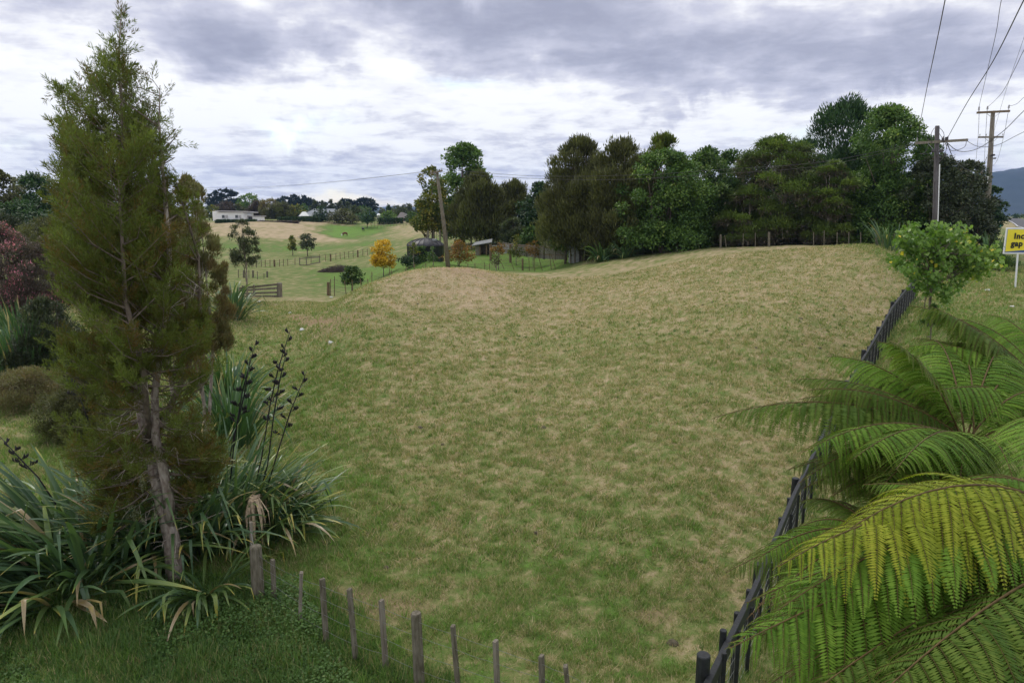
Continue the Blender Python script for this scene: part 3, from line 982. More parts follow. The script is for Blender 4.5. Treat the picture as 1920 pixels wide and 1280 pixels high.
# ------------------------------------------------------------------ the tall conifer, close at the left
def near_conifer():
    rg = np.random.default_rng(5)
    Y0 = 11.3
    base = G(328, Y0)
    e = empty("totara_tree", base, 'tall feathery olive green conifer with forked grey trunk rising out of the flax', 'tree')

    def wp(lst):
        return [Vector(P(u, v, Y0+dy)) for u, v, dy in lst]
    s1 = wp([(332, 1115, 0), (328, 1075, 0), (322, 1010, .02), (306, 950, .05), (290, 890, .1), (276, 830, .15), (258, 740, .2), (246, 620, .2), (238, 480, .15), (234, 340, .1), (230, 220, .1), (222, 110, .1), (228, 10, .1)])
    r1 = [.19, .155, .135, .115, .095, .085, .075, .065, .055, .04, .028, .014, .005]
    s2 = wp([(318, 985, .03), (316, 930, -.05), (306, 880, -.1), (292, 820, -.1), (290, 740, -.15), (305, 620, -.2), (318, 480, -.2), (306, 330, -.1), (298, 230, 0), (300, 160, 0)])
    r2 = [.10, .088, .078, .07, .06, .05, .04, .028, .016, .005]
    s3 = wp([(256, 720, .2), (215, 600, .5), (180, 480, .6), (150, 330, .5), (128, 230, .4), (112, 160, .4)])
    r3 = [.06, .045, .035, .025, .014, .005]
    s4 = wp([(282, 850, .1), (270, 700, -.7), (235, 560, -1.0), (228, 430, -1.0), (222, 330, -.8)])
    r4 = [.06, .045, .035, .022, .008]
    s5 = wp([(300, 800, -.1), (350, 700, .4), (375, 600, .6), (372, 480, .6), (330, 340, .3)])
    r5 = [.06, .045, .035, .022, .008]
    tr = MB()
    for s_, r_ in ((s1, r1), (s2, r2)):
        tr.tube(s_, r_, 12)
    tr.build("trunk", M['palebark'], e, smooth=True)
    env_v = [0, 20, 60, 100, 130, 170, 250, 320, 400, 500, 560, 600, 700, 800, 860, 900, 950]
    env_l = [228, 224, 208, 186, 180, 142, 112, 100, 92, 92, 100, 85, 100, 88, 130, 150, 170]
    env_r = [234, 238, 240, 242, 246, 276, 294, 300, 318, 340, 372, 392, 420, 425, 428, 415, 370]
    lb = MB()
    for s_, r_ in ((s3, r3), (s4, r4), (s5, r5)):
        lb.tube(s_, r_, 7)
    A, Dr, Ln, Bv = [], [], [], []
    stems = [(s1, r1), (s2, r2), (s3, r3), (s4, r4), (s5, r5)]

    def uv(p):
        a = p - Vector((0, 0, CZ))
        zc = a.y*CP-a.z*SP
        yc = a.y*SP+a.z*CP
        return 960+F*a.x/zc, 640-F*yc/zc
    def clampx(tip, mg):
        u2, v2 = uv(tip)
        lx2, rx2 = np.interp(v2-10, env_v, env_l), np.interp(v2-10, env_v, env_r)
        zc2 = Y0/F
        lo = tip.x+(lx2-u2)*zc2+mg
        hi = tip.x+(rx2-u2)*zc2-mg
        if lo > hi:
            lo = hi = (lo+hi)/2
        tip.x = min(max(tip.x, lo), hi)
        if v2 < 40:
            tip.z -= (40-v2)*zc2
        return tip
    nb = 600
    for k in range(nb):
        si = rg.choice(5, p=[.36, .24, .16, .12, .12])
        st, rr = stems[si]
        t = rg.random()**.85*(len(st)-1.001)
        i = int(t)
        p = st[i].lerp(st[i+1], t-i)
        u, v = uv(p)
        if v > 955 or (v < 260 and rg.random() < .45):
            continue
        az_ = rg.random()*2*math.pi
        if v > 820:
            az_ = rg.choice([0.25, 2.9])+rg.normal()*.45
        lx, rx = np.interp(v-30, env_v, env_l), np.interp(v-30, env_v, env_r)
        sc = Y0/F
        xl, xr = (u-lx)*sc*1.02, (rx-u)*sc*1.02
        mean = max(.08, (xl+xr)/2)
        ca, sa = math.cos(az_), math.sin(az_)
        lim = (xr if ca > 0 else xl)
        lim = max(lim, .08)
        reach = 1.0/math.sqrt((ca/lim)**2+(sa/mean)**2)
        reach *= .66+.5*rg.random()
        rise = reach*(.55+.55*rg.random()) if v < 650 else reach*(.15+.5*rg.random())
        if v > 780:
            rise = reach*(-.45+.45*rg.random())
        rise = min(rise, 1.1)
        tip = p+Vector((ca*reach, sa*reach, rise))
        mid = p.lerp(tip, .5)+Vector((rg.normal()*.04, rg.normal()*.04, -.10*reach))
        for f_ in (1, .85, .7, .55, .4, .28):
            tq = p.lerp(tip, f_)
            u2, v2 = uv(tq)
            if np.interp(v2, env_v, env_l)+(12 if v > 400 else 6) < u2 < np.interp(v2, env_v, env_r)-(12 if v > 400 else 6) and v2 > 25:
                break
        tip = tq
        br = min(rr[i]*.40, .016)
        lb.tube([p, mid, tip], [br, br*.6, br*.2], 5, cap=False)
        L = (tip-p).length
        nsp = max(4, int(L*13)) if v > 330 else max(3, int(L*(4+6*v/330)))
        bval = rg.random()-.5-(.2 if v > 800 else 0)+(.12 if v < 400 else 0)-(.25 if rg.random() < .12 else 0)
        for q in range(nsp):
            Bv.append(bval)
            f = .22+.8*((q+rg.random())/nsp)
            f = min(f, 1.0)
            b = (p*(1-f)**2+mid*2*f*(1-f)+tip*f*f)
            dd = (tip-mid).normalized()
            rv = Vector(rg.normal(size=3)).normalized()
            d2 = (dd*.7+rv*.75+Vector((0, 0, .55))).normalized()
            A.append(b)
            Dr.append(d2)
            Ln.append((.16+.24*rg.random())*(1.0 if v > 150 else .75))
    lb.build("branch", M['bark'], e, smooth=True)
    A = np.array([tuple(a) for a in A])
    Dr = np.array([tuple(a) for a in Dr])
    Ln = np.array(Ln)
    # each spray: a short curved twig set with narrow leaves on side twiglets
    m = 50
    ns = len(A)
    sv = rg.random(ns)
    t = rg.random((ns, m))**.8
    side = nrm(np.cross(Dr, nrm(rg.normal(size=(ns, 3)))))
    side2 = np.cross(Dr, side)
    an = rg.random((ns, m))*2*np.pi
    perp = side[:, None]*np.cos(an)[..., None]+side2[:, None]*np.sin(an)[..., None]
    rad = (.07*(1-t*.75)*rg.random((ns, m)))
    pos = A[:, None]+Dr[:, None]*(Ln[:, None]*t)[..., None]+perp*rad[..., None]
    pos[..., 2] += rad*.5
    ld = nrm(Dr[:, None]*.8+perp*.55+rg.normal(size=(ns, m, 3))*.22+np.array([0, 0, .15]))
    pos = pos.reshape(-1, 3)
    ld = ld.reshape(-1, 3)
    N = len(pos)
    nr = nrm(rg.normal(size=(N, 3))+np.array([0, -.3, .6]))
    L = .045+.05*rg.random(N)
    V, Fc = leaves(pos, ld, nr, L, .0085+.005*rg.random(N))
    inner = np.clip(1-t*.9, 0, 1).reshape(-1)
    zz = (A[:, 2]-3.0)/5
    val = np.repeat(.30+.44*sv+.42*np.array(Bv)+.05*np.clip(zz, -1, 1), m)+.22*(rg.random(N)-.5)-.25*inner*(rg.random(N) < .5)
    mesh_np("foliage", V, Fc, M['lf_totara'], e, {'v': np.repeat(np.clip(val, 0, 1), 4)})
    # bare dead twigs low on the trunk, hung with lichen
    dt = MB()
    for k in range(46):
        i = rg.integers(2, 6)
        st = s1 if rg.random() < .6 else s2
        p = st[i].lerp(st[min(i+1, len(st)-1)], rg.random())
        a = rg.random()*2*math.pi
        L = .4+.9*rg.random()
        pts = [p]
        d = Vector((math.cos(a), math.sin(a)*.7-.2, rg.normal()*.35)).normalized()
        for j in range(5):
            pts.append(pts[-1]+d*L/5)
            d = (d+Vector(rg.normal(size=3)*.28)).normalized()
        dt.tube(pts, [.010, .008, .006, .005, .004, .002], 4, cap=False)
        for j in (2, 3, 4):
            d3 = (d+Vector(rg.normal(size=3)*.8)).normalized()
            dt.tube([pts[j], pts[j]+d3*.15, pts[j]+d3*.27+Vector((0, 0, -.03))], [.005, .003, .0015], 4, cap=False)
    dt.build("dead_twigs", M['twig'], e)
    lc = []
    ld_ = []
    for k in range(26):
        pu, pv_ = [(265, 900), (290, 930), (292, 960), (272, 985), (255, 965), (238, 970)][k % 6]
        b = P(pu+rg.normal()*5, pv_+rg.normal()*8, Y0-.35)
        for j in range(40):
            lc.append(b+rg.normal(size=3)*np.array([.015, .015, .05]))
            ld_.append(nrm(rg.normal(size=3)+np.array([0, 0, -.9])))
    lc, ld_ = np.array(lc), np.array(ld_)
    V, Fc = leaves(lc, ld_, nrm(rg.normal(size=lc.shape)), np.full(len(lc), .03), np.full(len(lc), .006))
    mesh_np("hanging_lichen", V, Fc, M['lichen'], e, {'v': np.zeros(len(V))})


M['twig'] = mat("bleached_twigs", (.33, .29, .25), .9, .25, 12)
M['lichen'] = mat("grey_green_lichen", (.26, .29, .17), .9, .2, 12)
near_conifer()

# ------------------------------------------------------------------ flax
M['flax'] = leafmat("flax_blades", [(0, (0.070, 0.128, 0.071)), (.3, (0.085, 0.158, 0.067)), (.5, (0.132, 0.209, 0.060)), (.66, (0.233, 0.299, 0.075)), (.8, (0.513, 0.419, 0.090)), (.9, (.33, .25, .13)), (1, (.46, .38, .26))], .18, .33, .45)
M['flax_fresh'] = leafmat("flax_blades_upright", [(0, (0.057, 0.121, 0.055)), (.4, (0.081, 0.165, 0.055)), (.7, (0.149, 0.242, 0.077)), (.9, (0.345, 0.308, 0.110)), (1, (0.460, 0.330, 0.220))], .2, .35, .4)
M['stalk'] = mat("black_flower_stalk", (.020, .017, .020), .6, .4, 30, spec=.3)
M['straw'] = mat("dead_straw_leaf", (.36, .28, .19), .9, .3, 20)


def flax(name, label, c, n, L, spread, m='flax', seed=0, wid=.075, up=(38, 84), droop=.9, yellow=.16, bias=None, stalks=(), fold=.22, group=None):
    rg = np.random.default_rng(300+seed)
    c = Vector([float(q) for q in c])
    e = empty(name, c, label, 'flax', group)
    mb = MB()
    for k in range(n):
        a = rg.random()*2*math.pi
        if bias is not None and rg.random() < .5:
            a = bias+rg.normal()*.6
        r = spread*math.sqrt(rg.random())
        b = c+Vector((math.cos(a)*r, math.sin(a)*r, 0))
        b.z = tz(b.x, b.y)-.03
        el_ = math.radians(up[0]+(up[1]-up[0])*rg.random()**.8)
        a2 = a+rg.normal()*.35
        hd = Vector((math.cos(a2), math.sin(a2), 0))
        ll = L*(.6+.5*rg.random())
        wv = wid*(.7+.5*rg.random())
        dr = droop*(.35+.9*rg.random())
        kink = rg.random() < fold
        kp = .5+.3*rg.random()
        ns = 9
        p = b.copy()
        ang = el_
        base = rg.random()*.48
        dead = rg.random() < .07
        yel = rg.random() < yellow
        vs, va = [], []
        tw = rg.normal()*.5
        for i in range(ns+1):
            t = i/ns
            d = hd*math.cos(ang)+Vector((0, 0, math.sin(ang)))
            nn = -hd*math.sin(ang)+Vector((0, 0, math.cos(ang)))
            sd = d.cross(nn)
            sd = (sd*math.cos(tw*t)+nn*math.sin(tw*t))
            up_n = sd.cross(d)
            if i == ns:
                w_ = .002
            else:
                w_ = 1.12*wv*(.45+.75*math.sin(min(1, t*1.6)*math.pi*.5))*(1-max(0, t-.55)/.45)**.75*.72
            w_ = max(w_, .003)
            fd = .42*(1-t)
            vs += [p-sd*w_*.5+up_n*w_*fd, p, p+sd*w_*.5+up_n*w_*fd]
            x = base+max(0, t-.55)*(.55 if yel else .18)+(.22*t if yel else 0)
            if t > .93 and rg.random() < .7:
                x = .93
            if dead:
                x = .88+.12*rg.random()
            va += [x, x*.95, x]
            p = p+d*ll/ns
            ang -= dr*(.4+1.6*t)/ns*1.25
            if kink and t < kp <= t+1/ns:
                ang -= math.radians(55+60*rg.random())
            ang = max(ang, -1.5)
            gz_ = None
        nb = len(mb.v)
        fs = []
        for i in range(ns):
            o_ = i*3
            fs += [(o_, o_+1, o_+4, o_+3), (o_+1, o_+2, o_+5, o_+4)]
        mb.add(vs, fs)
        mb.a[nb:] = va
    # keep drooping tips above the turf
    V = np.array(mb.v)
    zt_ = terr(V[:, 0], V[:, 1])+.02
    V[:, 2] = np.maximum(V[:, 2], zt_-.03)
    mb.v = [tuple(q) for q in V]
    mb.build("leaf_blades", M[m], e, smooth=True)
    for (pts, nc) in stalks:
        sm_ = MB()
        q = [Vector(x) for x in pts]
        sm_.tube(q, [.016]+[.013]*(len(q)-2)+[.005], 6)
        st = sm_.build("flower_stalk", M['stalk'], e, smooth=True)
        tot = len(q)-1
        for k in range(nc):
            pm = MB()
            f = .45+.55*(k+.5)/nc
            t = f*tot
            i = min(int(t), tot-1)
            b = q[i].lerp(q[i+1], t-i)
            sgn = 1 if k % 2 else -1
            side = Vector((sgn, rg.normal()*.5, .25)).normalized()
            ln = .20*(1.15-f)+.03
            tip = b+side*ln
            pm.tube([b, b+side*ln*.5+Vector((0, 0, -.01)), tip], [.007, .006, .004], 4, cap=False)
            for j in range(5):
                s0 = b.lerp(tip, .35+.16*j)
                dd = Vector((sgn*.35+rg.normal()*.25, rg.normal()*.35, 1)).normalized()
                l_ = .07+.03*rg.random()
                mid = s0+dd*l_*.5+side*.012
                pm.tube([s0, s0+dd*l_*.2+side*.008, mid, s0+dd*l_*.85+side*.004, s0+dd*l_], [.004, .012, .015, .009, .002], 5)
            pb = pm.build("seed_pods", M['stalk'], None, smooth=True)
            pb.data.transform(Matrix.Translation(-e.location))
            pb.parent = st
    return e


FG = 'flax bushes along the left of the paddock'
flax('flax_bush', 'sprawling flax bush with blue green leaves falling to the left of the conifer', G(175, 11.6), 280, 2.7, .75, seed=1, up=(18, 68), droop=.75, wid=.105, bias=math.radians(190), fold=.2, yellow=.3, group=FG,
     stalks=[([P(105, 945, 11.7), P(72, 895, 11.7), P(38, 860, 11.7), P(0, 818, 11.7)], 9)])
flax('flax_bush', 'low flax bush in front at the far left with yellow tipped leaves', G(110, 10.6), 130, 2.0, .5, seed=2, up=(8, 50), droop=.5, wid=.11, bias=math.radians(215), fold=.35, yellow=.5, group=FG)
flax('flax_bush', 'dense flax bush behind and right of the conifer trunk', G(370, 12.6), 260, 2.6, .7, seed=3, up=(32, 86), droop=.8, wid=.075, fold=.28, yellow=.35, group=FG)
flax('flax_bush', 'flax bush with tall black seed stalks leaning over the paddock', G(435, 13.1), 240, 2.35, .55, seed=4, up=(35, 84), droop=.85, wid=.07, bias=math.radians(20), fold=.3, yellow=.45, group=FG,
     stalks=[([P(468, 960, 13.1), P(490, 860, 13.1), P(508, 750, 13.2), P(522, 690, 13.2), P(545, 617, 13.3)], 11),
             ([P(478, 960, 13.0), P(502, 870, 12.9), P(513, 780, 12.9), P(524, 715, 12.9), P(538, 655, 12.9)], 9),
             ([P(490, 950, 13.0), P(520, 850, 13.0), P(545, 770, 13.0), P(575, 697, 13.0)], 9),
             ([P(430, 920, 13.6), P(440, 820, 13.6), P(455, 730, 13.6), P(480, 640, 13.6)], 12),
             ([P(420, 920, 13.6), P(436, 830, 13.6), P(458, 740, 13.6), P(470, 665, 13.6)], 10),
             ([P(170, 800, 12.9), P(155, 760, 12.9), P(140, 715, 12.9), P(118, 690, 12.9)], 8)])
flax('flax_bush', 'flax bush crowding directly behind the base of the conifer trunk', G(285, 12.4), 220, 2.4, .7, seed=15, up=(30, 84), droop=.85, wid=.08, fold=.25, yellow=.25, group=FG)
flax('flax_bush', 'flax bush at the right end of the row with yellow and brown folded tips', G(505, 13.2), 130, 1.9, .45, seed=16, up=(25, 80), droop=1.0, wid=.085, bias=math.radians(10), fold=.4, yellow=.6, group=FG)
flax('flax_bush', 'small flax tuft with folded yellow leaves at the foot of the conifer', G(385, 10.9), 60, 1.5, .35, seed=5, up=(15, 60), droop=1.0, wid=.075, bias=math.radians(-80), fold=.6, yellow=.7, group=FG)
flax('flax_bush', 'flax bush with pale striped leaves beside the rusty tree', G(440, 19.5), 170, 2.6, .5, seed=6, up=(45, 87), droop=.7, wid=.08, m='flax_fresh', group=FG)
flax('flax_bush', 'second pale flax bush further behind the rusty tree', G(432, 24), 130, 2.5, .5, seed=7, up=(45, 87), droop=.7, wid=.09, m='flax_fresh', group=FG)
flax('flax_bush', 'dark flax bush beside the wooden rail gate', G(436, 38), 110, 2.6, .6, seed=8, up=(35, 85), droop=.9, wid=.11, group=FG)
flax('flax_bush', 'upright pale green flax bush at the left edge below the pink bush', G(45, 26), 200, 2.6, .9, seed=9, up=(62, 89), droop=.35, wid=.10, m='flax_fresh', fold=.08, group=FG)
flax('flax_bush', 'upright darker flax bush behind the pale one at the left edge', G(42, 31), 120, 2.6, .6, seed=10, up=(62, 89), droop=.35, wid=.11, m='flax_fresh', fold=.05, group=FG)
flax('flax_bush', 'flax bush with straggling pale leaves under the left of the tree belt', G(1128, 61), 90, 2.6, .5, seed=11, up=(20, 80), droop=1.1, wid=.12, m='flax_fresh', yellow=.5, group='flax under the tree belt')
flax('flax_bush', 'darker flax bush right of the straggling pale flax under the tree belt', G(1172, 60), 80, 2.4, .5, seed=12, up=(20, 80), droop=1.1, wid=.12, group='flax under the tree belt')
flax('flax_bush', 'tall thin flax under the purple leaved tree behind the young lime tree', G(1668, 47), 70, 2.2, .8, seed=13, up=(50, 88), droop=.5, wid=.08, group='flax under the tree belt')
flax('flax_bush', 'upright flax on the verge right of the purple leaved tree', G(1850, 49), 60, 2.6, .5, seed=14, up=(50, 88), droop=.5, wid=.10, m='flax_fresh', group='flax under the tree belt')

# dead straw hanging at the batten fence
rg0 = np.random.default_rng(99)
mb = MB()
bc = Vector(P(475, 935, 12.2))
for k in range(26):
    a = rg0.random()*6.28
    d = Vector((math.cos(a)*.5+.15, math.sin(a)*.5, .1))
    L = .5+.5*rg0.random()
    p0 = bc+Vector((rg0.normal()*.05, rg0.normal()*.05, 0))
    p1 = p0+d*.35*L
    p2 = p1+d*(.1+.5*rg0.random())*L+Vector((0, 0, -(.2+.4*rg0.random())*L))
    p3 = p2+d*.05+Vector((0, 0, -.4*L))
    w_ = .012+.02*rg0.random()
    sx = Vector((-d.y, d.x, 0)).normalized()*w_
    mb.add([p0-sx, p0+sx, p1-sx, p1+sx, p2-sx, p2+sx, p3], [(0, 1, 3, 2), (2, 3, 5, 4), (4, 5, 6)])
o = mb.build("dead_flax_leaves", M['straw'])
tag(o, 'bundle of dead pale flax leaves hanging over the batten fence end', 'dead leaves')


# ------------------------------------------------------------------ fences
def strut(mb, base, top, r, round_=True, a=0.0):
    base = Vector([float(q) for q in base])
    top = Vector([float(q) for q in top])
    if round_:
        mb.tube([base, base.lerp(top, .5), top-(top-base).normalized()*r*.3, top], [r*1.05, r, r*.97, r*.8], 10)
    else:
        mb.bar(base, top, r*1.6, r*1.1)


def wires_between(pts_list, mb, r=.004, sag=.02):
    for i in range(len(pts_list)-1):
        a, b = Vector(pts_list[i]), Vector(pts_list[i+1])
        mb.tube([a, a.lerp(b, .5)+Vector((0, 0, -sag)), b], r, 3, cap=False)


def post_fence(name, label, posts, m='wood', wires=(.25, .55, .85), cat='fence', r_thin=.028, r_thick=.075, wr=.006, group=None):
    """posts: (u_base, v_base, u_top, v_top, thick, Y or None)"""
    first = None
    tops, bases = [], []
    todo = []
    for (ub, vb, ut, vt, th, Y) in posts:
        b = G(ub, Y) if Y else ground_hit(ub, vb)
        t = P(ut, vt, b[1])
        if t[2] < b[2]+.5:
            t[2] = b[2]+.9
        todo.append((b, t, th))
    e = empty(name, todo[0][0], label, cat, group)
    for b, t, th in todo:
        mb = MB()
        bb = b.copy()
        bb[2] -= .15
        strut(mb, bb, t, r_thick if th else r_thin, bool(th))
        mb.build("post", M[m], e, smooth=False)
    wm = MB()
    for f in wires:
        wires_between([Vector(b)*(1-f)+Vector(t)*f+Vector((0, -.03, 0)) for b, t, th in todo], wm, wr)
    wm.build("wire", M['darkwire'], e)
    return e


bf = [(474, 1075, 470, 978, 0), (484, 1135, 479, 1023, 1), (514, 1140, 511, 1048, 0), (560, 1178, 565, 1072, 0), (612, 1208, 604, 1084, 0),
      (668, 1232, 655, 1103, 0), (724, 1248, 715, 1124, 0), (787, 1292, 780, 1148, 1), (862, 1305, 849, 1172, 0), (935, 1330, 929, 1200, 0), (1019, 1350, 1015, 1228, 0), (1078, 1372, 1060, 1247, 0), (1150, 1400, 1140, 1285, 0)]
e = empty("batten_fence", G(474, 11.4), 'weathered batten and wire fence with two round posts along the bottom of the paddock', 'fence')
bt = []
for i, (ub, vb, ut, vt, th) in enumerate(bf):
    b = G(ub, [11.3, 10.7, 10.6, 9.95, 9.5, 9.15, 8.95, 8.55, 8.3, 8.05, 7.8, 7.6, 7.3][i])
    t = P(ut, vt, b[1]+.02)
    mb = MB()
    b[2] -= .2
    if th:
        r = .10 if ub < 600 else .075
        mb.tube([b, Vector(b).lerp(Vector(t), .6), Vector(t)-Vector((0, 0, .025)), t], [r*1.08, r, r*.97, r*.84], 14)
        mb.build("post", M['lichenwood'], e, smooth=False)
    else:
        mb.bar(b, t, .078, .052)
        mb.build("batten", M['lichenwood' if i % 3 else 'wood'], e, bevel=.004)
    bt.append((Vector(b), Vector(t)))
wm = MB()
for f in (.35, .55, .75, .92):
    wires_between([b.lerp(t, f)+Vector((0, -.035, 0)) for b, t in bt], wm, .0028, .012)
wm.build("wire", M['wire'], e)


def crop_posts(lst, ox, oy, sc, Yf=None):
    r = []
    for q in lst:
        xt, yt, xb, yb, th = q
        u, v = ox+xb/sc, oy+yb/sc
        r.append((u, v, ox+xt/sc, oy+yt/sc, th, Yf(u) if Yf else None))
    return r


# along the tree belt, just over the brow
YB = lambda u: float(np.interp(u, [1190, 1300, 1400, 1500, 1650], [60.5, 57.8, 55, 52.5, 48.5]))
post_fence('post_and_wire_fence', 'leaning grey posts and wire along the foot of the tree belt', crop_posts(
    [(620, 1095, 620, 1195, 1), (650, 1095, 668, 1190, 0), (710, 1090, 742, 1188, 0), (795, 1088, 828, 1188, 0), (918, 1075, 918, 1175, 1), (935, 1090, 955, 1170, 0),
     (1010, 1062, 1022, 1172, 0), (1065, 1060, 1090, 1165, 0), (1245, 1040, 1245, 1150, 1), (1275, 1045, 1290, 1145, 0), (1415, 1030, 1412, 1140, 0), (1505, 1025, 1505, 1137, 0), (1608, 1020, 1608, 1132, 1)], 1040, 180, 4.0, YB)
    + crop_posts([(215, 870, 215, 960, 0), (280, 860, 280, 960, 0), (360, 870, 360, 962, 0), (432, 870, 432, 962, 0), (505, 870, 505, 965, 0), (603, 865, 603, 970, 1), (680, 880, 660, 970, 0), (712, 880, 712, 972, 0)], 1460, 170, 3.28, YB),
    'lichenwood', r_thin=.04, r_thick=.09, wr=.004)
YL = lambda u: float(np.interp(u, [600, 700, 800, 850, 915, 980, 1050], [60, 58, 57, 60, 66, 69.5, 66]))
post_fence('post_and_wire_fence', 'crooked lichen yellow posts on the brow between lawn and paddock', crop_posts(
    [(650, 1110, 650, 1170, 0), (713, 1108, 716, 1170, 0), (800, 1100, 800, 1170, 0), (843, 1107, 843, 1172, 0), (885, 1107, 912, 1180, 0), (948, 1100, 980, 1185, 0), (1033, 1087, 1068, 1172, 0), (1137, 1065, 1137, 1163, 1), (1193, 1055, 1197, 1155, 0), (1243, 1045, 1246, 1145, 0),
     (1278, 1042, 1316, 1130, 0), (1375, 1020, 1395, 1105, 0), (1390, 1022, 1435, 1105, 0)], 740, 260, 4.74, YL), 'woodbrown', r_thin=.05, r_thick=.09, wr=.01)
post_fence('post_and_wire_fence', 'thin dark stakes and wire behind the mound by the round green tree', crop_posts(
    [(1035, 810, 1035, 930, 1), (1055, 783, 1055, 865, 0), (1090, 757, 1090, 840, 0), (1180, 800, 1200, 905, 0), (1248, 790, 1262, 900, 0), (1322, 775, 1342, 875, 0), (1385, 780, 1415, 830, 0),
     (1427, 717, 1427, 805, 0), (1563, 762, 1563, 795, 0), (1585, 690, 1585, 765, 0), (1600, 700, 1625, 765, 0), (1735, 670, 1735, 705, 0), (1810, 650, 1810, 700, 0), (1912, 640, 1912, 695, 0)], 400, 360, 4.8,
    lambda u: float(np.interp(u, [614, 680, 700, 740, 800], [59, 56, 58, 62, 62]))), 'woodbrown', r_thin=.045, r_thick=.13, wr=.01)
post_fence('post_and_wire_fence', 'long brown post and wire fence across the valley behind the brush pile', crop_posts(
    [(x, y-66, x+(3 if i % 3 == 0 else 0), y, 1 if x in (548, 1055, 1300) else 0) for i, (x, y) in enumerate([(300, 682), (348, 680), (388, 679), (430, 678), (467, 677), (510, 676), (548, 675), (595, 672), (630, 670), (668, 667), (735, 660), (775, 655), (838, 650), (880, 640),
     (955, 628), (1008, 625), (1055, 622), (1103, 615), (1140, 608), (1180, 602), (1218, 597), (1257, 592), (1300, 588), (1345, 580), (1385, 575), (1430, 568), (1475, 560)])], 400, 360, 4.8), 'woodbrown', r_thin=.06, r_thick=.13, wr=.016)
post_fence('post_and_wire_fence', 'short row of dark posts on the skyline of the lawn behind the tank', crop_posts(
    [(297, 815, 297, 868, 1), (347, 812, 347, 868, 0), (370, 820, 370, 870, 0), (403, 812, 403, 870, 1), (470, 815, 470, 870, 0), (540, 818, 540, 872, 0), (600, 818, 600, 872, 0), (680, 835, 680, 890, 1)], 740, 260, 4.74, lambda u: 92), 'wood', r_thin=.06, r_thick=.12, wr=.014)
post_fence('post_and_wire_fence', 'faint distant fence before the far clipped hedge', [(u, 426, u, 417, 0, 212) for u in range(696, 800, 6)], 'woodbrown', r_thin=.06, wr=.02)

# wooden rail fence with pale strainer, left
e = empty("rail_fence", G(525, 55), 'four rail timber fence section ending in a pale thick strainer post', 'fence')
mb = MB()
strut(mb, G(524, 55)-np.array([0, 0, .2]), P(524, 530, 55), .22)
mb.build("strainer_post", M['wood'], e)
for (u, vt) in ((476, 534), (455, 535)):
    mb = MB()
    strut(mb, G(u, 54)-np.array([0, 0, .2]), P(u, vt, 54), .09, False)
    mb.build("post", M['wood'], e)
for (v0, v1) in ((541, 533), (545, 540), (551, 548), (556, 555)):
    mb = MB()
    mb.bar(P(446, v0, 53.8), P(520, v1, 54.9), .05, .16)
    mb.build("rail", M['lichenwood' if v0 == 541 else 'wood'], e)
# old pen posts among dry grass
post_fence('post_and_wire_fence', 'row of short old posts among dead straw left of the valley', crop_posts(
    [(40, 380, 40, 470, 0), (100, 385, 100, 470, 1), (155, 385, 155, 475, 0), (200, 388, 200, 470, 1), (250, 440, 250, 490, 0), (320, 420, 320, 475, 0), (355, 397, 355, 470, 1)], 440, 440, 5.82), 'lichenwood', r_thin=.05, r_thick=.11, wr=.01)
# frame of an old gate leaning at the valley fence
e = empty("leaning_gate", G(580, 97), 'old grey timber gate frame leaning on the valley fence', 'gate')
g0 = [ground_hit(562, 497.5), ground_hit(601, 492)]
for k, (ua, ub_, va, vb_) in enumerate([(562, 601, 485, 481.5), (562, 575, 497, 497), (575, 601, 497, 491.5)]):
    mb = MB()
    Ya = g0[0][1]-.4
    mb.bar(P(ua, va, Ya), P(ub_, vb_, Ya), .08, .14)
    mb.build("rail", M['wood'], e)
for ua in (562, 574.5, 599):
    mb = MB()
    Ya = g0[0][1]-.4
    mb.bar(P(ua, 498-(ua-562)*.13, Ya), P(ua, 483.5-(ua-562)*.09, Ya), .12, .1)
    mb.build("stile", M['wood'], e)

# black timber rail fence
pts = np.array([P(*q) for q in FENCE_R])
ts = np.concatenate([[0], np.cumsum(np.linalg.norm(np.diff(pts[:, :2], axis=0), axis=1))])


def fpt(s):
    x = np.interp(s, ts, pts[:, 0])
    y = np.interp(s, ts, pts[:, 1])
    return Vector((x, y, tz(x, y)))


e = empty("black_rail_fence", fpt(0), 'black stained timber fence with top rail, wires and netting along the right of the paddock', 'fence')
tot = ts[-1]
nv = Vector((pts[-1][0]-pts[0][0], pts[-1][1]-pts[0][1], 0)).normalized()
lv = Vector((-nv.y, nv.x, 0))
sp = .985
s_main = float(np.interp(13.5, pts[:, 1], ts))
s_ = s_main % (sp*4)
k = 0
while s_ > sp:
    s_ -= sp
    k -= 1
posts_s = []
while s_ < tot:
    mb = MB()
    b = fpt(s_)
    main = (k % 4 == 0)
    off = lv*(.09 if main else .065)
    hgt = (1.24 if main else 1.15)+.02*math.sin(k*2.3)
    r = .075 if main else .042
    mb.tube([b+off-Vector((0, 0, .2)), b+off+Vector((0, 0, hgt-.01)), b+off+Vector((0, 0, hgt))], [r, r, r*.9], 12)
    mb.build("post", M['black'], e)
    posts_s.append(s_)
    s_ += sp
    k += 1
mb = MB()
for i in range(0, len(posts_s)-4, 4):
    a = fpt(posts_s[i])+Vector((0, 0, 1.12))
    b = fpt(posts_s[i+4])+Vector((0, 0, 1.12))
    mb.bar(a, b+(b-a)*.002, .07, .165)
mb.build("top_rail", M['black'], e, bevel=.006)
for i in range(0, len(posts_s)-1):
    # battens fixed under the rail, on the verge side
    mb = MB()
    s2 = posts_s[i]+sp*.5
    b = fpt(s2)-lv*.045
    mb.bar(b+Vector((0, 0, .02)), b+Vector((0, 0, 1.06)), .035, .05)
    mb.build("batten", M['black'], e)
mb = MB()
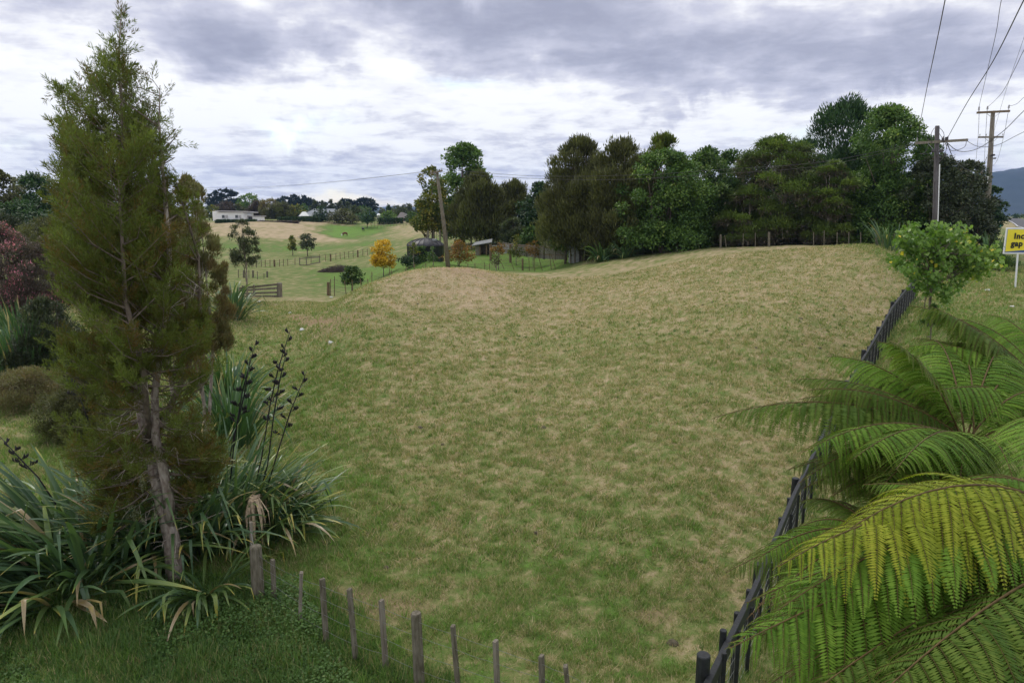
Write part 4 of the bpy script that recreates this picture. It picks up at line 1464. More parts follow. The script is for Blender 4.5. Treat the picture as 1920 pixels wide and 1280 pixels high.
for h in (.12, .3, .48, .66, .84, 1.0):
    for i in range(len(posts_s)-1):
        mb.tube([fpt(posts_s[i])-lv*.02+Vector((0, 0, h)), fpt(posts_s[i+1])-lv*.02+Vector((0, 0, h))], .0022, 3, cap=False)
s_ = 0
while s_ < tot:
    b = fpt(s_)-lv*.02
    mb.tube([b+Vector((0, 0, .1)), b+Vector((0, 0, 1.0))], .0018, 3, cap=False)
    s_ += .16
mb.build("netting", M['wire'], e)


# ------------------------------------------------------------------ tree ferns
def fernmat(name, stops):
    return leafmat(name, stops, .3, .6, .15)


M['fern_y'] = fernmat("fern_yellow_green", [(0, (0.140, 0.186, 0.015)), (.5, (0.261, 0.312, 0.027)), (1, (0.401, 0.405, 0.048))])
M['fern_g'] = fernmat("fern_fresh_green", [(0, (0.055, 0.134, 0.016)), (.5, (0.117, 0.227, 0.023)), (1, (0.211, 0.336, 0.041))])
M['fern_d'] = fernmat("fern_dark_green", [(0, (0.043, 0.095, 0.012)), (.5, (0.085, 0.147, 0.020)), (1, (0.162, 0.218, 0.035))])
M['fern_b'] = leafmat("fern_dead_brown", [(0, (0.100, 0.055, 0.030)), (.5, (0.170, 0.090, 0.050)), (1, (0.280, 0.190, 0.130))], .15, .8)
M['rachis'] = mat("fern_brown_rib", (.10, .065, .022), .7, .3, 30)
M['ferntrunk'] = mat("fibrous_fern_trunk", (.05, .032, .02), .95, .5, 30, 1.0)


def frond(parent, c, tip, arch, m, rg, pin=.2, npair=30, nq=34, dead=False, name='frond', droop=.62):
    c = np.array(c, float)
    tip = np.array(tip, float)
    ctrl = (c+tip)/2+np.array([0, 0, arch*2])
    chord = np.linalg.norm(tip-c)
    L = chord*(1+.8*(arch/chord)**2)
    T = np.linspace(.10, .995, npair)**.93

    def bz(t):
        t = np.asarray(t)[..., None]
        return c*(1-t)**2+ctrl*2*t*(1-t)+tip*t*t

    def bt_(t):
        t = np.asarray(t)[..., None]
        return nrm((ctrl-c)*2*(1-t)+(tip-ctrl)*2*t)
    hv = nrm(tip-c)
    side0 = nrm(np.cross(hv, np.array([0, 0, 1.0])))
    B = bz(T)
    Tn = bt_(T)
    tt = (T-.10)/.9
    plen = pin*L*np.interp(tt, [0, .12, .35, .55, .8, 1], [.45, .75, 1.0, .97, .55, .06])
    Vs, Fs, val = [], [], []
    rb = []
    n0 = 0
    roll = rg.normal()*.15
    for sg in (-1, 1):
        sd = nrm(side0[None]*sg+Tn*np.interp(tt, [0, 1], [.42, .80])[:, None]+np.array([0, 0, roll*sg]))
        sd = nrm(sd+rg.normal(size=sd.shape)*.07)
        plen = plen*(.88+.2*rg.random(npair))
        q = np.linspace(.04, 1, nq)
        dr = droop*(.7+.6*rg.random(npair))
        # curved pinna
        pos = B[:, None]+sd[:, None]*(plen[:, None]*q[None])[..., None]*(1-.12*q[None, :, None])
        pos[..., 2] -= (dr[:, None]*plen[:, None]*q[None]**1.9)
        tang = sd[:, None]-np.array([0, 0, 1.0])*(dr[:, None]*1.9*q[None]**.9)[..., None]
        tang = nrm(tang)
        pl = plen[:, None]*np.interp(q, [0, .1, .4, .75, 1], [.115, .15, .15, .105, .03])[None]
        pl = np.minimum(pl, .075*np.interp(q, [0, .1, .4, .75, 1], [.8, 1, 1, .75, .15])[None])
        pl = pl*(.9+.2*rg.random(pl.shape))
        sp_ = plen/nq
        across = nrm(np.cross(tang, nrm(np.cross(tang, Tn[:, None]+0*tang))))
        nmv = nrm(np.cross(tang, across))
        nmv = np.where(nmv[..., 2:3] < 0, -nmv, nmv)
        pv_ = (rg.random(npair)*.5)[:, None]+.15+.25*q[None]
        for s2 in (-1, 1):
            ld = nrm(across*s2+tang*.35-np.array([0, 0, .18])+rg.normal(size=across.shape)*.06)
            if dead:
                ld = nrm(ld+rg.normal(size=ld.shape)*.6)
            V, Fc = leaves(pos.reshape(-1, 3), ld.reshape(-1, 3), nmv.reshape(-1, 3), pl.reshape(-1), np.repeat(sp_*1.02, nq)*.85+.0008)
            Vs.append(V)
            Fs.append(Fc+n0)
            n0 += len(V)
            vv = np.clip(pv_+.3*(rg.random(pl.shape)-.4), 0, 1).reshape(-1)
            val.append(np.repeat(vv, 4))
        # midrib strips
        wd = .0013
        for i in range(npair):
            if plen[i] < .03:
                continue
            pp = pos[i, ::4]+np.array([0, 0, .002])
            rb.append((pp, wd))
    f = mesh_np(name, np.concatenate(Vs), np.concatenate(Fs), M[m], parent, {'v': np.concatenate(val)})
    mb = MB()
    tr_ = np.linspace(0, 1, 14)
    mb.tube(bz(tr_), [.009*(1-.85*t)+.001 for t in tr_], 6)
    for pp, wd in rb:
        mb.tube(pp, [wd]*(len(pp)-1)+[wd*.4], 3, cap=False)
    r = mb.build("rachis", M['rachis'], None)
    r.parent = f
    r.data.transform(Matrix.Translation(-Vector(parent.location)))
    return f


def fern(label, c, gnd_u, fronds, seed, dead=()):
    rg = np.random.default_rng(700+seed)
    c = np.array(c, float)
    gx, gy = c[0]+.1, c[1]+.15
    g = np.array([gx, gy, tz(gx, gy)])
    e = empty("tree_fern", g, label, 'tree fern', 'tree ferns beside the black fence')
    mb = MB()
    zs = np.linspace(0, 1, 9)
    mb.tube([g*(1-t)+(c-np.array([0, 0, .02]))*t+rg.normal(size=3)*.015 for t in zs], [.13, .12, .115, .11, .11, .115, .12, .13, .09], 12)
    # old stubs of fronds on the trunk
    for k in range(60):
        t = .3+.7*rg.random()
        b = g*(1-t)+c*t
        a = rg.random()*6.28
        d = np.array([math.cos(a), math.sin(a), .6])
        mb.tube([b+d*.08, b+d*.2], [.018, .006], 5)
    mb.build("trunk", M['ferntrunk'], e, smooth=True)
    # fuzzy crown heart
    extra = []
    for i_ in range(len(fronds)-1):
        a_, b_ = fronds[i_], fronds[i_+1]
        mt = np.array(a_[0])*.55+np.array(b_[0])*.45
        dv = mt-c
        ln_ = .5*(np.linalg.norm(a_[0]-c)+np.linalg.norm(b_[0]-c))*(.82+.2*rg.random())
        extra.append((c+dv/np.linalg.norm(dv)*ln_-np.array([0, 0, .25*rg.random()]), a_[1]*(.6+.5*rg.random()), ['fern_d', 'fern_g'][int(rg.random() < .4)], a_[3]))
    for (t, arch, m, pin) in list(fronds)+extra:
        frond(e, c+np.array([rg.normal()*.03, rg.normal()*.03, 0]), t, arch, m, rg, pin=pin*1.15)
    for (t, arch) in dead:
        frond(e, c, t, arch, 'fern_b', rg, pin=.13, npair=24, nq=12, dead=True, name='dead_frond', droop=1.2)
    return e


c1 = P(2070, 1030, 3.55)
fern('nearest tree fern, its yellow green fronds filling the lower right corner', c1, 0, [
    (P(1565, 1010, 3.15), .33, 'fern_y', .22), (P(1458, 1062, 3.05), .28, 'fern_y', .21), (P(1368, 1215, 2.85), .16, 'fern_g', .22),
    (P(1620, 1330, 2.35), .16, 'fern_d', .24), (P(1480, 1330, 2.6), .14, 'fern_d', .22), (P(1400, 1130, 3.5), .20, 'fern_g', .18), (P(1640, 1180, 3.4), .10, 'fern_d', .2),
    (P(1800, 1420, 2.2), .2, 'fern_d', .25), (P(1790, 905, 4.4), .20, 'fern_g', .2), (P(1850, 1180, 2.8), .12, 'fern_y', .2), (P(1900, 800, 5.0), .35, 'fern_g', .2),
    (P(2300, 900, 4.8), .3, 'fern_g', .2), (P(2500, 1100, 3.3), .3, 'fern_y', .2), (P(2300, 1500, 2.3), .2, 'fern_g', .2), (P(1520, 1120, 3.2), .22, 'fern_y', .2), (P(1700, 960, 3.6), .3, 'fern_g', .2), (P(1700, 1090, 3.3), .2, 'fern_g', .2), (P(1420, 1180, 3.3), .1, 'fern_d', .2), (P(1375, 1205, 3.0), .22, 'fern_g', .2), (P(1480, 1270, 2.8), .2, 'fern_g', .2), (P(1900, 1250, 2.5), .14, 'fern_g', .2), (P(1560, 1230, 3.1), .12, 'fern_d', .22)], 1,
     dead=[(c1+np.array([-.5, .2, -1.4]), .1), (c1+np.array([-.3, -.4, -1.5]), .1)])
c2 = P(1815, 835, 5.9)
fern('middle tree fern whose long arching fronds reach far over the paddock', c2, 0, [
    (P(1338, 783, 5.75), .26, 'fern_d', .19), (P(1485, 712, 6.6), .20, 'fern_d', .2), (P(1548, 668, 6.9), .22, 'fern_g', .2), (P(1645, 640, 6.6), .22, 'fern_g', .19),
    (P(1505, 848, 5.0), .22, 'fern_g', .2), (P(1478, 880, 5.6), .10, 'fern_d', .19), (P(1560, 930, 5.2), .08, 'fern_d', .2), (P(1620, 780, 6.9), .15, 'fern_d', .2), (P(1520, 760, 6.4), .2, 'fern_d', .2), (P(1600, 700, 7.2), .2, 'fern_d', .2), (P(1600, 860, 4.6), .2, 'fern_g', .2), (P(1680, 880, 4.4), .2, 'fern_g', .2), (P(1800, 900, 4.6), .2, 'fern_g', .2),
    (P(1740, 640, 7.4), .3, 'fern_g', .2), (P(1880, 660, 7.4), .3, 'fern_g', .2), (P(1990, 760, 6.5), .3, 'fern_g', .2), (P(1900, 900, 4.9), .2, 'fern_g', .2), (P(1700, 960, 4.8), .15, 'fern_d', .2)], 2,
     dead=[(P(1700, 900, 5.6), .05), (P(1765, 960, 5.5), .05), (P(1860, 960, 5.6), .05), (P(1760, 760, 6.4), .02)])
c3 = P(2010, 800, 6.9)
fern('furthest tree fern with fresh bright fronds rising at the right edge', c3, 0, [
    (P(1765, 600, 7.6), .34, 'fern_g', .2), (P(1700, 650, 7.0), .30, 'fern_g', .2), (P(1640, 700, 6.9), .24, 'fern_g', .2), (P(1850, 590, 8.2), .3, 'fern_g', .2),
    (P(1730, 740, 6.0), .22, 'fern_g', .2), (P(1960, 560, 8.4), .3, 'fern_g', .2), (P(2300, 700, 7), .3, 'fern_g', .2), (P(1830, 850, 5.4), .22, 'fern_g', .2), (P(2200, 900, 5.6), .3, 'fern_g', .2)], 3,
     dead=[(P(1930, 900, 6.6), .05)])
c4 = P(1640, 1010, 4.9)
fern('lowest tree fern tucked under the others against the black fence', c4, 0, [
    (P(1415, 1052, 4.2), .16, 'fern_g', .18), (P(1440, 1130, 3.9), .12, 'fern_g', .2), (P(1500, 940, 5.8), .14, 'fern_d', .18), (P(1600, 900, 6.0), .18, 'fern_d', .18), (P(1840, 1000, 5.0), .2, 'fern_d', .18), (P(1480, 1000, 5.0), .14, 'fern_g', .18), (P(1520, 1120, 3.8), .12, 'fern_g', .2), (P(1720, 900, 5.6), .18, 'fern_g', .2),
    (P(1640, 1180, 3.7), .14, 'fern_d', .2), (P(1750, 1120, 4.0), .16, 'fern_d', .2)], 4,
     dead=[(P(1400, 1160, 4.2), .12), (P(1545, 1000, 4.8), .03), (P(1480, 1140, 4.4), .05)])

# ------------------------------------------------------------------ young lime tree and neighbours on the verge
def young_tree():
    rg = np.random.default_rng(11)
    Y = 27.0
    g = G(1742, Y)
    e = empty("young_tree", g, 'young tree with lime green heart shaped leaves standing before the near power pole', 'tree')
    mb = MB()
    s = [Vector(g)-Vector((0, 0, .1)), Vector(P(1744, 560, Y)), Vector(P(1748, 520, Y)), Vector(P(1752, 480, Y)), Vector(P(1755, 430, Y))]
    mb.tube(s, [.06, .05, .045, .03, .01], 8)
    pos, dr, vv = [], [], []
    ends = [(1675, 482), (1690, 438), (1712, 430), (1752, 418), (1768, 425), (1805, 428), (1822, 448), (1862, 468), (1868, 488), (1850, 500), (1700, 505), (1720, 470), (1780, 470),
            (1790, 500), (1830, 515), (1760, 540), (1735, 545), (1790, 550), (1715, 535), (1770, 560), (1810, 480), (1740, 450), (1775, 445), (1800, 455), (1725, 500), (1760, 505), (1700, 455), (1840, 478), (1755, 475), (1800, 530), (1740, 520), (1715, 445)]
    for k, (u, v) in enumerate(ends*2+ends[:14]):
        t = rg.random()*.55+.15
        b = s[1].lerp(s[4], t)
        tip = Vector(P(u+rg.normal()*5, v+rg.normal()*5, Y+rg.normal()*.75))
        m_ = b.lerp(tip, .55)+Vector((0, 0, .12))
        mb.tube([b, m_, tip], [.018, .012, .005], 5, cap=False)
        L = (tip-b).length
        for q in range(int((22+L*24)*(.8 if v > 530 else 1))):
            f = .45+.6*rg.random()**.7
            p = b*(1-f)**2+m_*2*f*(1-f)+tip*f*f
            p = p+Vector(rg.normal(size=3)*.11)
            pos.append(tuple(p))
            a = rg.random()*6.28
            dr.append((math.cos(a)*.6, math.sin(a)*.6-.1, -.65))
            vv.append(np.clip(.15+.5*rg.random()+.12*f+(.5 if rg.random() < .012 else 0)+(.16 if u > 1820 else 0), 0, 1))
    mb.build("trunk", M['bark'], e, smooth=True)
    pos, dr = np.array(pos), np.array(dr)
    n = len(pos)
    L = .11+.11*rg.random(n)
    V, Fc = leaves(pos, dr, nrm(np.array([0, -.35, .8])+rg.normal(size=(n, 3))*.4), L, L*.85, .08)
    mesh_np("foliage", V, Fc, M['lf_lime'], e, {'v': np.repeat(np.array(vv), 4)})


young_tree()
make_tree('verge_shrub', 'small dark green shrub on the verge right below the young lime tree', 'shrub', 1742, 24, 572, 17, 612, 'dome', 'fine', 'lf_broad', 90, None, 2.4, 16, .3, leafpx=2.2, tr=.02)
make_tree('verge_shrub', 'green shrub growing through the far end of the black fence', 'shrub', 1733, 34, 515, 14, 545, 'dome', 'broad', 'lf_broad', 91, None, 2.6, 16, .3, leafpx=2.2, tr=.02)
make_tree('verge_bush', 'grassy green bush low on the bank behind the yellow sign', 'shrub', 1872, 46, 478, 30, 530, 'dome', 'fine', 'lf_broad', 92, None, 2.4, 30, .27, leafpx=2.2, tr=.03)
make_tree('verge_bush', 'dark bush at the foot of the tree belt where the bank begins', 'shrub', 1838, 50, 462, 26, 522, 'dome', 'broad', 'lf_dark', 93, None, 2.6, 30, .27, leafpx=2.2, tr=.03)

# cabbage tree tuft behind the belt's end
g = G(1822, 66)
e = empty("cabbage_tree", g, 'spiky headed cabbage tree rising from the end of the tree belt', 'tree')
mb = MB()
mb.tube([g, P(1820, 345, 66)], [.12, .09], 8)
mb.build("trunk", M['bark'], e, smooth=True)
rg = np.random.default_rng(3)
n = 260
d = nrm(rg.normal(size=(n, 3))+np.array([0, 0, .5]))
b = np.repeat(P(1820, 342, 66)[None], n, 0)+d*.1
V, Fc = leaves(b, d, nrm(rg.normal(size=(n, 3))), .6+.4*rg.random(n), np.full(n, .06))
mesh_np("crown", V, Fc, M['lf_broad'], e, {'v': np.repeat(rg.random(n), 4)})

# ------------------------------------------------------------------ power poles and wires
def crossarm(e, a, b, braces=(), m='wood', th=.10):
    mb = MB()
    mb.bar(a, b, th, th*1.25)
    o = mb.build("crossarm", M[m], e)
    if braces:
        mb = MB()
        for p, q in braces:
            mb.bar(p, q, .04, .02)
        mb.build("brace", M['iron'], e)
    return o


def insulator(e, p, s=1.0):
    mb = MB()
    p = Vector([float(q) for q in p])
    mb.tube([p+Vector((0, 0, h*s)) for h in (0, .10, .10, .16, .16, .24, .24, .30, .33)], [.02*s, .02*s, .07*s, .07*s, .045*s, .065*s, .04*s, .05*s, .03*s], 8)
    mb.build("insulator", M['insul'], e, smooth=False)


YA = 58
gA = G(842, YA)
tA = P(819, 322, YA)
e = empty("power_pole", gA, 'old leaning timber power pole behind the mound', 'power pole')
mb = MB()
mb.tube([gA-np.array([0, 0, .3]), gA*.5+tA*.5+np.array([.06, 0, 0]), tA], [.20, .165, .12], 12)
mb.build("pole", M['lichenwood'], e, smooth=True)
crossarm(e, P(806, 325.5, YA-.2), P(830, 320, YA-.2), [(P(812, 325, YA-.25), P(820, 334, YA-.25)), (P(827, 322, YA-.25), P(821, 334, YA-.25))])
for u in (808, 828):
    insulator(e, P(u, 324.5 if u < 815 else 320.5, YA-.2), .7)

YB_ = 43.5
gB = G(1751, YB_)
tB = P(1757.5, 236, YB_)
e = empty("power_pole", gB, 'near timber power pole with one crossarm and a pale cable guard, by the young tree', 'power pole')
mb = MB()
mb.tube([gB-np.array([0, 0, .3]), gB*.5+tB*.5, tB-np.array([0, 0, .04]), tB], [.17, .15, .125, .10], 14)
mb.build("pole", M['pole'], e, smooth=True)
crossarm(e, P(1717, 268.5, YB_-.22), P(1814, 262.5, YB_-.22), [(P(1739, 268, YB_-.28), P(1752, 283, YB_-.28)), (P(1776, 266, YB_-.28), P(1760, 283, YB_-.28))], th=.12)
mb = MB()
mb.bar(P(1761.3, 308, YB_-.1), P(1757.6, 425, YB_-.1), .075, .06)
mb.build("cable_guard", M['white'], e)
mb = MB()
for (u, v, s) in [(1750, 282, .10), (1757, 287, .13), (1764, 283, .10), (1772, 290, .07), (1768, 262, .09), (1775, 260, .10), (1741, 262, .05), (1762, 295, .08)]:
    mb.box(P(u, v, YB_-.3), (s*1.6, s, s*1.8))
mb.bar(P(1746, 285, YB_-.2), P(1770, 283, YB_-.2), .06, .08)
mb.build("fuse_gear", M['cable'], e, bevel=.01)
mb = MB()


def loop(pts, r=.012):
    q = [Vector(P(*x)) for x in pts]
    out_ = []
    for i in range(len(q)-1):
        a, b_, c_, d_ = q[max(i-1, 0)], q[i], q[i+1], q[min(i+2, len(q)-1)]
        for k in range(6):
            t = k/6
            out_.append(.5*((2*b_)+(-a+c_)*t+(2*a-5*b_+4*c_-d_)*t*t+(-a+3*b_-3*c_+d_)*t*t*t))
    out_.append(q[-1])
    return out_, r


for pts_ in ([(1752, 240, 43.3), (1746, 252, 43.2), (1748, 275, 43.2)], [(1762, 240, 43.3), (1770, 252, 43.2), (1768, 280, 43.2), (1762, 300, 43.2), (1760, 310, 43.3)],
             [(1761, 250, 43.2), (1772, 268, 43), (1776, 280, 43)], [(1742, 268, 43.2), (1735, 285, 43.1), (1725, 289, 43.2), (1748, 288, 43.2)],
             [(1812, 264, 43.3), (1808, 276, 43.2), (1785, 283, 43.2), (1775, 270, 43.2)], [(1776, 262, 43), (1772, 290, 43), (1760, 305, 43.1)]):
    q, r = loop(pts_)
    mb.tube(q, r*1.3, 5, cap=False)
mb.build("jumper_cable", M['cable'], e)
for u in (1719, 1768, 1776):
    insulator(e, P(u, 267 if u < 1730 else 264, YB_-.22), .8)

YC = 66
gC = G(1846, YC)
tC = P(1862, 208, YC)
e = empty("power_pole", gC, 'tall grey power pole with two crossarms and a small plate at the right', 'power pole')
mb = MB()
dC = (tC-gC)
mb.tube([gC-dC*.03, gC+dC*.5, tC-dC*.004, tC], [.30, .24, .17, .14], 12)
mb.build("pole", M['wood'], e, smooth=True)
crossarm(e, P(1832, 211.5, YC-.3), P(1893, 208.5, YC-.3), [(P(1849, 212, YC-.35), P(1860, 221, YC-.35)), (P(1877, 210, YC-.35), P(1863, 221, YC-.35))], 'woodbrown', .15)
crossarm(e, P(1835, 257.5, YC-.35), P(1881, 257, YC-.35), [(P(1846, 258, YC-.4), P(1856, 268, YC-.4)), (P(1871, 258, YC-.4), P(1860, 268, YC-.4))], 'wood', .12)
mb = MB()
mb.box(P(1848, 337, YC-.33), (.50, .04, .75))
mb.build("plate", M['white'], e)
mb = MB()
mb.box(P(1862, 291, YC-.3), (.16, .3, .16))
mb.box(P(1865, 297, YC-.3), (.12, .25, .12))
mb.bar(P(1855, 292, YC-.2), P(1866, 291, YC-.3), .05, .05)
mb.build("switch_gear", M['cable'], e)
for (u, v) in ((1835, 209), (1851, 208), (1891, 206)):
    insulator(e, P(u, v, YC-.3), 1.3)
for (u, v) in ((1837, 256), (1849, 256), (1880, 255)):
    insulator(e, P(u, v, YC-.35), .7)

YD = 118
gD = G(1838, YD)
e = empty("power_pole", gD, 'most distant power pole, small behind the tall grey one', 'power pole')
mb = MB()
mb.tube([gD, P(1841, 312, YD)], [.24, .15], 8)
mb.build("pole", M['wood'], e, smooth=True)
crossarm(e, P(1828, 314, YD-.3), P(1849, 315, YD-.3), (), 'wood', .14)
crossarm(e, P(1830, 335, YD-.3), P(1848, 336, YD-.3), (), 'wood', .14)


def cable(label, pts_, r=.012, group='overhead power lines'):
    q, _ = loop(pts_)
    mb = MB()
    mb.tube(q, r, 5, cap=False)
    o = mb.build("power_line", M['cable'])
    tag(o, label, 'power line', group)


M['rustarm_dummy'] = M['wood']
cable('power line rising from the left end of the near pole crossarm to the top edge', [(1719, 264, 43.3), (1735, 180, 32), (1755, 85, 23), (1775, -15, 17.5), (1850, -400, 9)], .014)
cable('power line rising from beside the near pole top to the upper right corner', [(1776, 260, 43.3), (1812, 195, 34), (1862, 115, 26), (1925, -10, 18.5), (2150, -450, 9)], .017)
cable('power line from the left insulator of the tall grey pole up to the top edge', [(1835, 203, 65.7), (1852, 130, 52), (1868, 60, 42), (1881, -15, 34), (1990, -420, 17)], .016)
cable('power line from the middle insulator of the tall grey pole to the right edge', [(1851, 202, 65.7), (1878, 175, 54), (1905, 125, 45), (1925, 85, 40), (2090, -200, 22)], .016)
cable('power line from the right insulator of the tall grey pole to the right edge', [(1892, 199, 65.7), (1906, 195, 58), (1925, 178, 52), (2100, 20, 30)], .016)
cable('sagging black cable crossing behind the near pole towards the right edge', [(1776, 268, 43.5), (1800, 284, 46), (1835, 278, 50), (1880, 247, 46), (1925, 203, 42), (2200, -60, 24)], .022)
cable('sagging cable from the near pole to the tall grey pole', [(1776, 268, 43.5), (1790, 300, 48), (1815, 319, 54), (1838, 316, 60), (1850, 295, 65.6)], .024)
cable('thin line running right from the lower crossarm of the tall grey pole', [(1814, 265, 43.3), (1835, 275, 50), (1870, 272, 48), (1925, 245, 42), (2200, 120, 25)], .016)
cable('thin line slanting steeply to the right edge behind the tall grey pole', [(1845, 315, 118), (1880, 190, 80), (1925, 55, 55), (2000, -200, 35)], .014)
cable('line hanging from the tall grey pole to the left arm of the distant pole', [(1836, 206, 65.7), (1834, 255, 85), (1829, 312, 117.7)], .02)
cable('line hanging from the middle insulator of the tall grey pole to the distant pole', [(1851, 206, 65.7), (1848, 255, 85), (1845, 312, 117.7)], .02)
cable('line hanging from the right insulator of the tall grey pole to the distance', [(1891, 206, 65.7), (1882, 255, 85), (1870, 300, 110), (1858, 314, 117.7)], .02)
cable('upper thin line from the leaning pole across the tree belt to the near pole', [(828, 317, YA), (1000, 330, 55), (1200, 328, 52), (1350, 318, 50), (1540, 304, 47), (1719, 268, 43.3)], .012)
cable('lower thin line from the leaning pole across the tree belt to the near pole', [(808, 321, YA), (960, 333, 56), (1150, 337, 52), (1350, 326, 50), (1540, 311, 47), (1719, 271, 43.3)], .012)
cable('upper thin line running left from the leaning pole to behind the conifer', [(808, 320, YA), (700, 333, 64), (560, 346, 72), (430, 352, 82), (200, 352, 100), (-200, 345, 130)], .010)
cable('lower thin line running left from the leaning pole to behind the conifer', [(828, 319, YA), (740, 329, 64), (600, 344, 72), (430, 355, 82), (200, 356, 100), (-200, 350, 130)], .008)

# ------------------------------------------------------------------ yellow sign
YS = 38.0
M['signyellow'] = mat("sign_yellow", (.78, .66, .03), .4, .03, 2)
M['signblue'] = mat("sign_blue", (.015, .07, .26), .4, .05, 2)
M['signblack'] = mat("sign_lettering", (.012, .012, .014), .5, .05, 2)
gS = G(1904, YS)
e = empty("road_sign", gS, 'yellow and blue road sign with white border on a white post at the right edge', 'sign')
pc = P(1930, 451.5, YS)
mx_ = .0305
Wp, Hp = 90*mx_, 47*mx_
mb = MB()
mb.box(pc, (Wp, .04, Hp))
mb.build("border", M['white'], e, bevel=.01)
mb = MB()
mb.box(pc+np.array([0, -.024, 0]), (Wp-.14, .01, Hp-.14))
mb.build("grey_line", M['iron'], e)
mb = MB()
yl = -.033
x0, x1 = -Wp/2+.10, Wp/2-.10
z0, z1 = -Hp/2+.10, Hp/2-.10
for nm, poly, mm in (("yellow_face", [(x0, z0+.03), (x1, z0+.22), (x1, z1), (x0, z1)], 'signyellow'), ("blue_band", [(x0, z0), (x1, z0), (x1, z0+.215), (x0, z0+.025)], 'signblue')):
    mb = MB()
    vs = [(pc[0]+a, pc[1]+yl, pc[2]+b) for a, b in poly]+[(pc[0]+a, pc[1]+yl+.006, pc[2]+b) for a, b in poly]
    mb.add(vs, [(0, 1, 2, 3), (7, 6, 5, 4), (0, 4, 5, 1), (1, 5, 6, 2), (2, 6, 7, 3), (3, 7, 4, 0)])
    mb.build(nm, M[mm], e)
for body, u, v in (("Inc", 1901, 447.5), ("gap", 1895.5, 461.5)):
    cu = D.curves.new("lettering", 'FONT')
    cu.body = body
    cu.size = .43
    cu.offset = .018
    cu.space_character = 1.12
    cu.extrude = .003
    tmp = D.objects.new("lettering_curve", cu)
    to = D.objects.new("lettering", D.meshes.new_from_object(tmp))
    D.objects.remove(tmp)
    COL.objects.link(to)
    to.parent = e
    to.rotation_euler = (math.pi/2, 0, 0)
    lp = P(u, v, YS-.05)
    to.location = Vector([float(q) for q in lp])-e.location
    to.data.materials.clear()
    to.data.materials.append(M['signblack'])
mb = MB()
mb.bar(gS-np.array([0, 0, .3]), P(1908.5, 474, YS+.06), .14, .09)
mb.build("sign_post", M['white'], e)

# ------------------------------------------------------------------ tank, shelter, pen
tc_ = G(798, 72)
e = empty("water_tank", tc_, 'large dark round plastic water tank with ribbed domed top', 'water tank')
R = 34*72/F*1.0
zb_, zw, zt_ = tc_[2]-.2, Hz(460, 72), Hz(447, 72)
mb = MB()
n = 40
prof_ = [(R, zb_), (R, zw-.06), (R*1.015, zw-.04), (R*1.015, zw), (R*.95, zw+(zt_-zw)*.25), (R*.75, zw+(zt_-zw)*.6), (R*.45, zw+(zt_-zw)*.87), (R*.15, zt_), (.01, zt_)]
vs, fs = [], []
for (r, z) in prof_:
    for k in range(n*2):
        t = math.pi*k/n
        rr = r*(1+.012*math.cos(t*20*1.0))
        vs.append((tc_[0]+rr*math.cos(t), tc_[1]+rr*math.sin(t), z))
for i in range(len(prof_)-1):
    for k in range(2*n):
        fs.append((i*2*n+k, i*2*n+(k+1) % (2*n), (i+1)*2*n+(k+1) % (2*n), (i+1)*2*n+k))
mb.add(vs, fs)
mb.build("tank_body", M['tank'], e, smooth=True)
mb = MB()
for k in range(20):
    t = 2*math.pi*k/20
    q = [(tc_[0]+r*math.cos(t), tc_[1]+r*math.sin(t), z+.02) for r, z in prof_[3:8]]
    mb.tube(q, .045, 5)
mb.build("roof_rib", M['tank'], e)
mb = MB()
mb.tube([(tc_[0]+R*.55, tc_[1]-R*.3, zt_-.22), (tc_[0]+R*.55, tc_[1]-R*.3, zt_-.02)], [.25, .25], 16)
mb.build("lid", M['iron'], e)

YH = 80
gH = G(908, YH)
e = empty("animal_shelter", gH, 'low timber shelter with slanting iron roof and dark open front', 'shelter')
s = YH/F
zb_ = gH[2]-.1
zt0, zt1 = Hz(459, YH), Hz(454, YH)
x0, x1 = P(891, 460, YH)[0], P(920, 460, YH)[0]
mb = MB()
mb.box(((x0+x1)/2, YH+1.6, (zb_+zt0)/2), (x1-x0, .08, zt0-zb_))
mb.box((x0+.25, YH+.8, (zb_+zt0)/2), (.5, 1.5, zt0-zb_-.1))
mb.box((x1-.04, YH+.8, (zb_+zt0)/2), (.08, 1.5, zt0-zb_-.05))
mb.build("wall", M['wood'], e)
mb = MB()
for xx in (x0+.55, x0+1.3, x1-.1):
    mb.bar((xx, YH-.02, zb_), (xx, YH-.02, zt0+.1), .14, .12)
mb.build("post", M['woodbrown'], e)
mb = MB()
mb.add([(x0-.4, YH-.45, zt0-.12), (x1+.15, YH-.45, zt1-.02), (x1+.15, YH+1.8, zt1+.28), (x0-.1, YH+1.8, zt0+.2),
        (x0-.4, YH-.45, zt0-.07), (x1+.15, YH-.45, zt1+.03), (x1+.15, YH+1.8, zt1+.33), (x0-.1, YH+1.8, zt0+.25)],
       [(3, 2, 1, 0), (4, 5, 6, 7), (0, 1, 5, 4), (1, 2, 6, 5), (2, 3, 7, 6), (3, 0, 4, 7)])
mb.build("roof", M['rusty_iron'], e)
# pen gate of pipe and mesh
e = empty("pen_gate", G(938, 76), 'pale pipe and mesh gate right of the timber shelter', 'gate')
mb = MB()
for (v0, v1) in ((461, 460), (475.5, 474.5), (468, 467)):
    mb.tube([P(922, v0, 76), P(955, v1, 76)], .035, 6)
for u in (923, 931, 939, 947, 954):
    mb.tube([P(u, 461, 76), P(u, 475.5, 76)], .03, 6)
mb.build("frame", M['iron'], e)
for u in (920, 957):
    mb = MB()
    strut(mb, G(u, 76), P(u, 458, 76), .13)
    mb.build("post", M['woodbrown'], e)
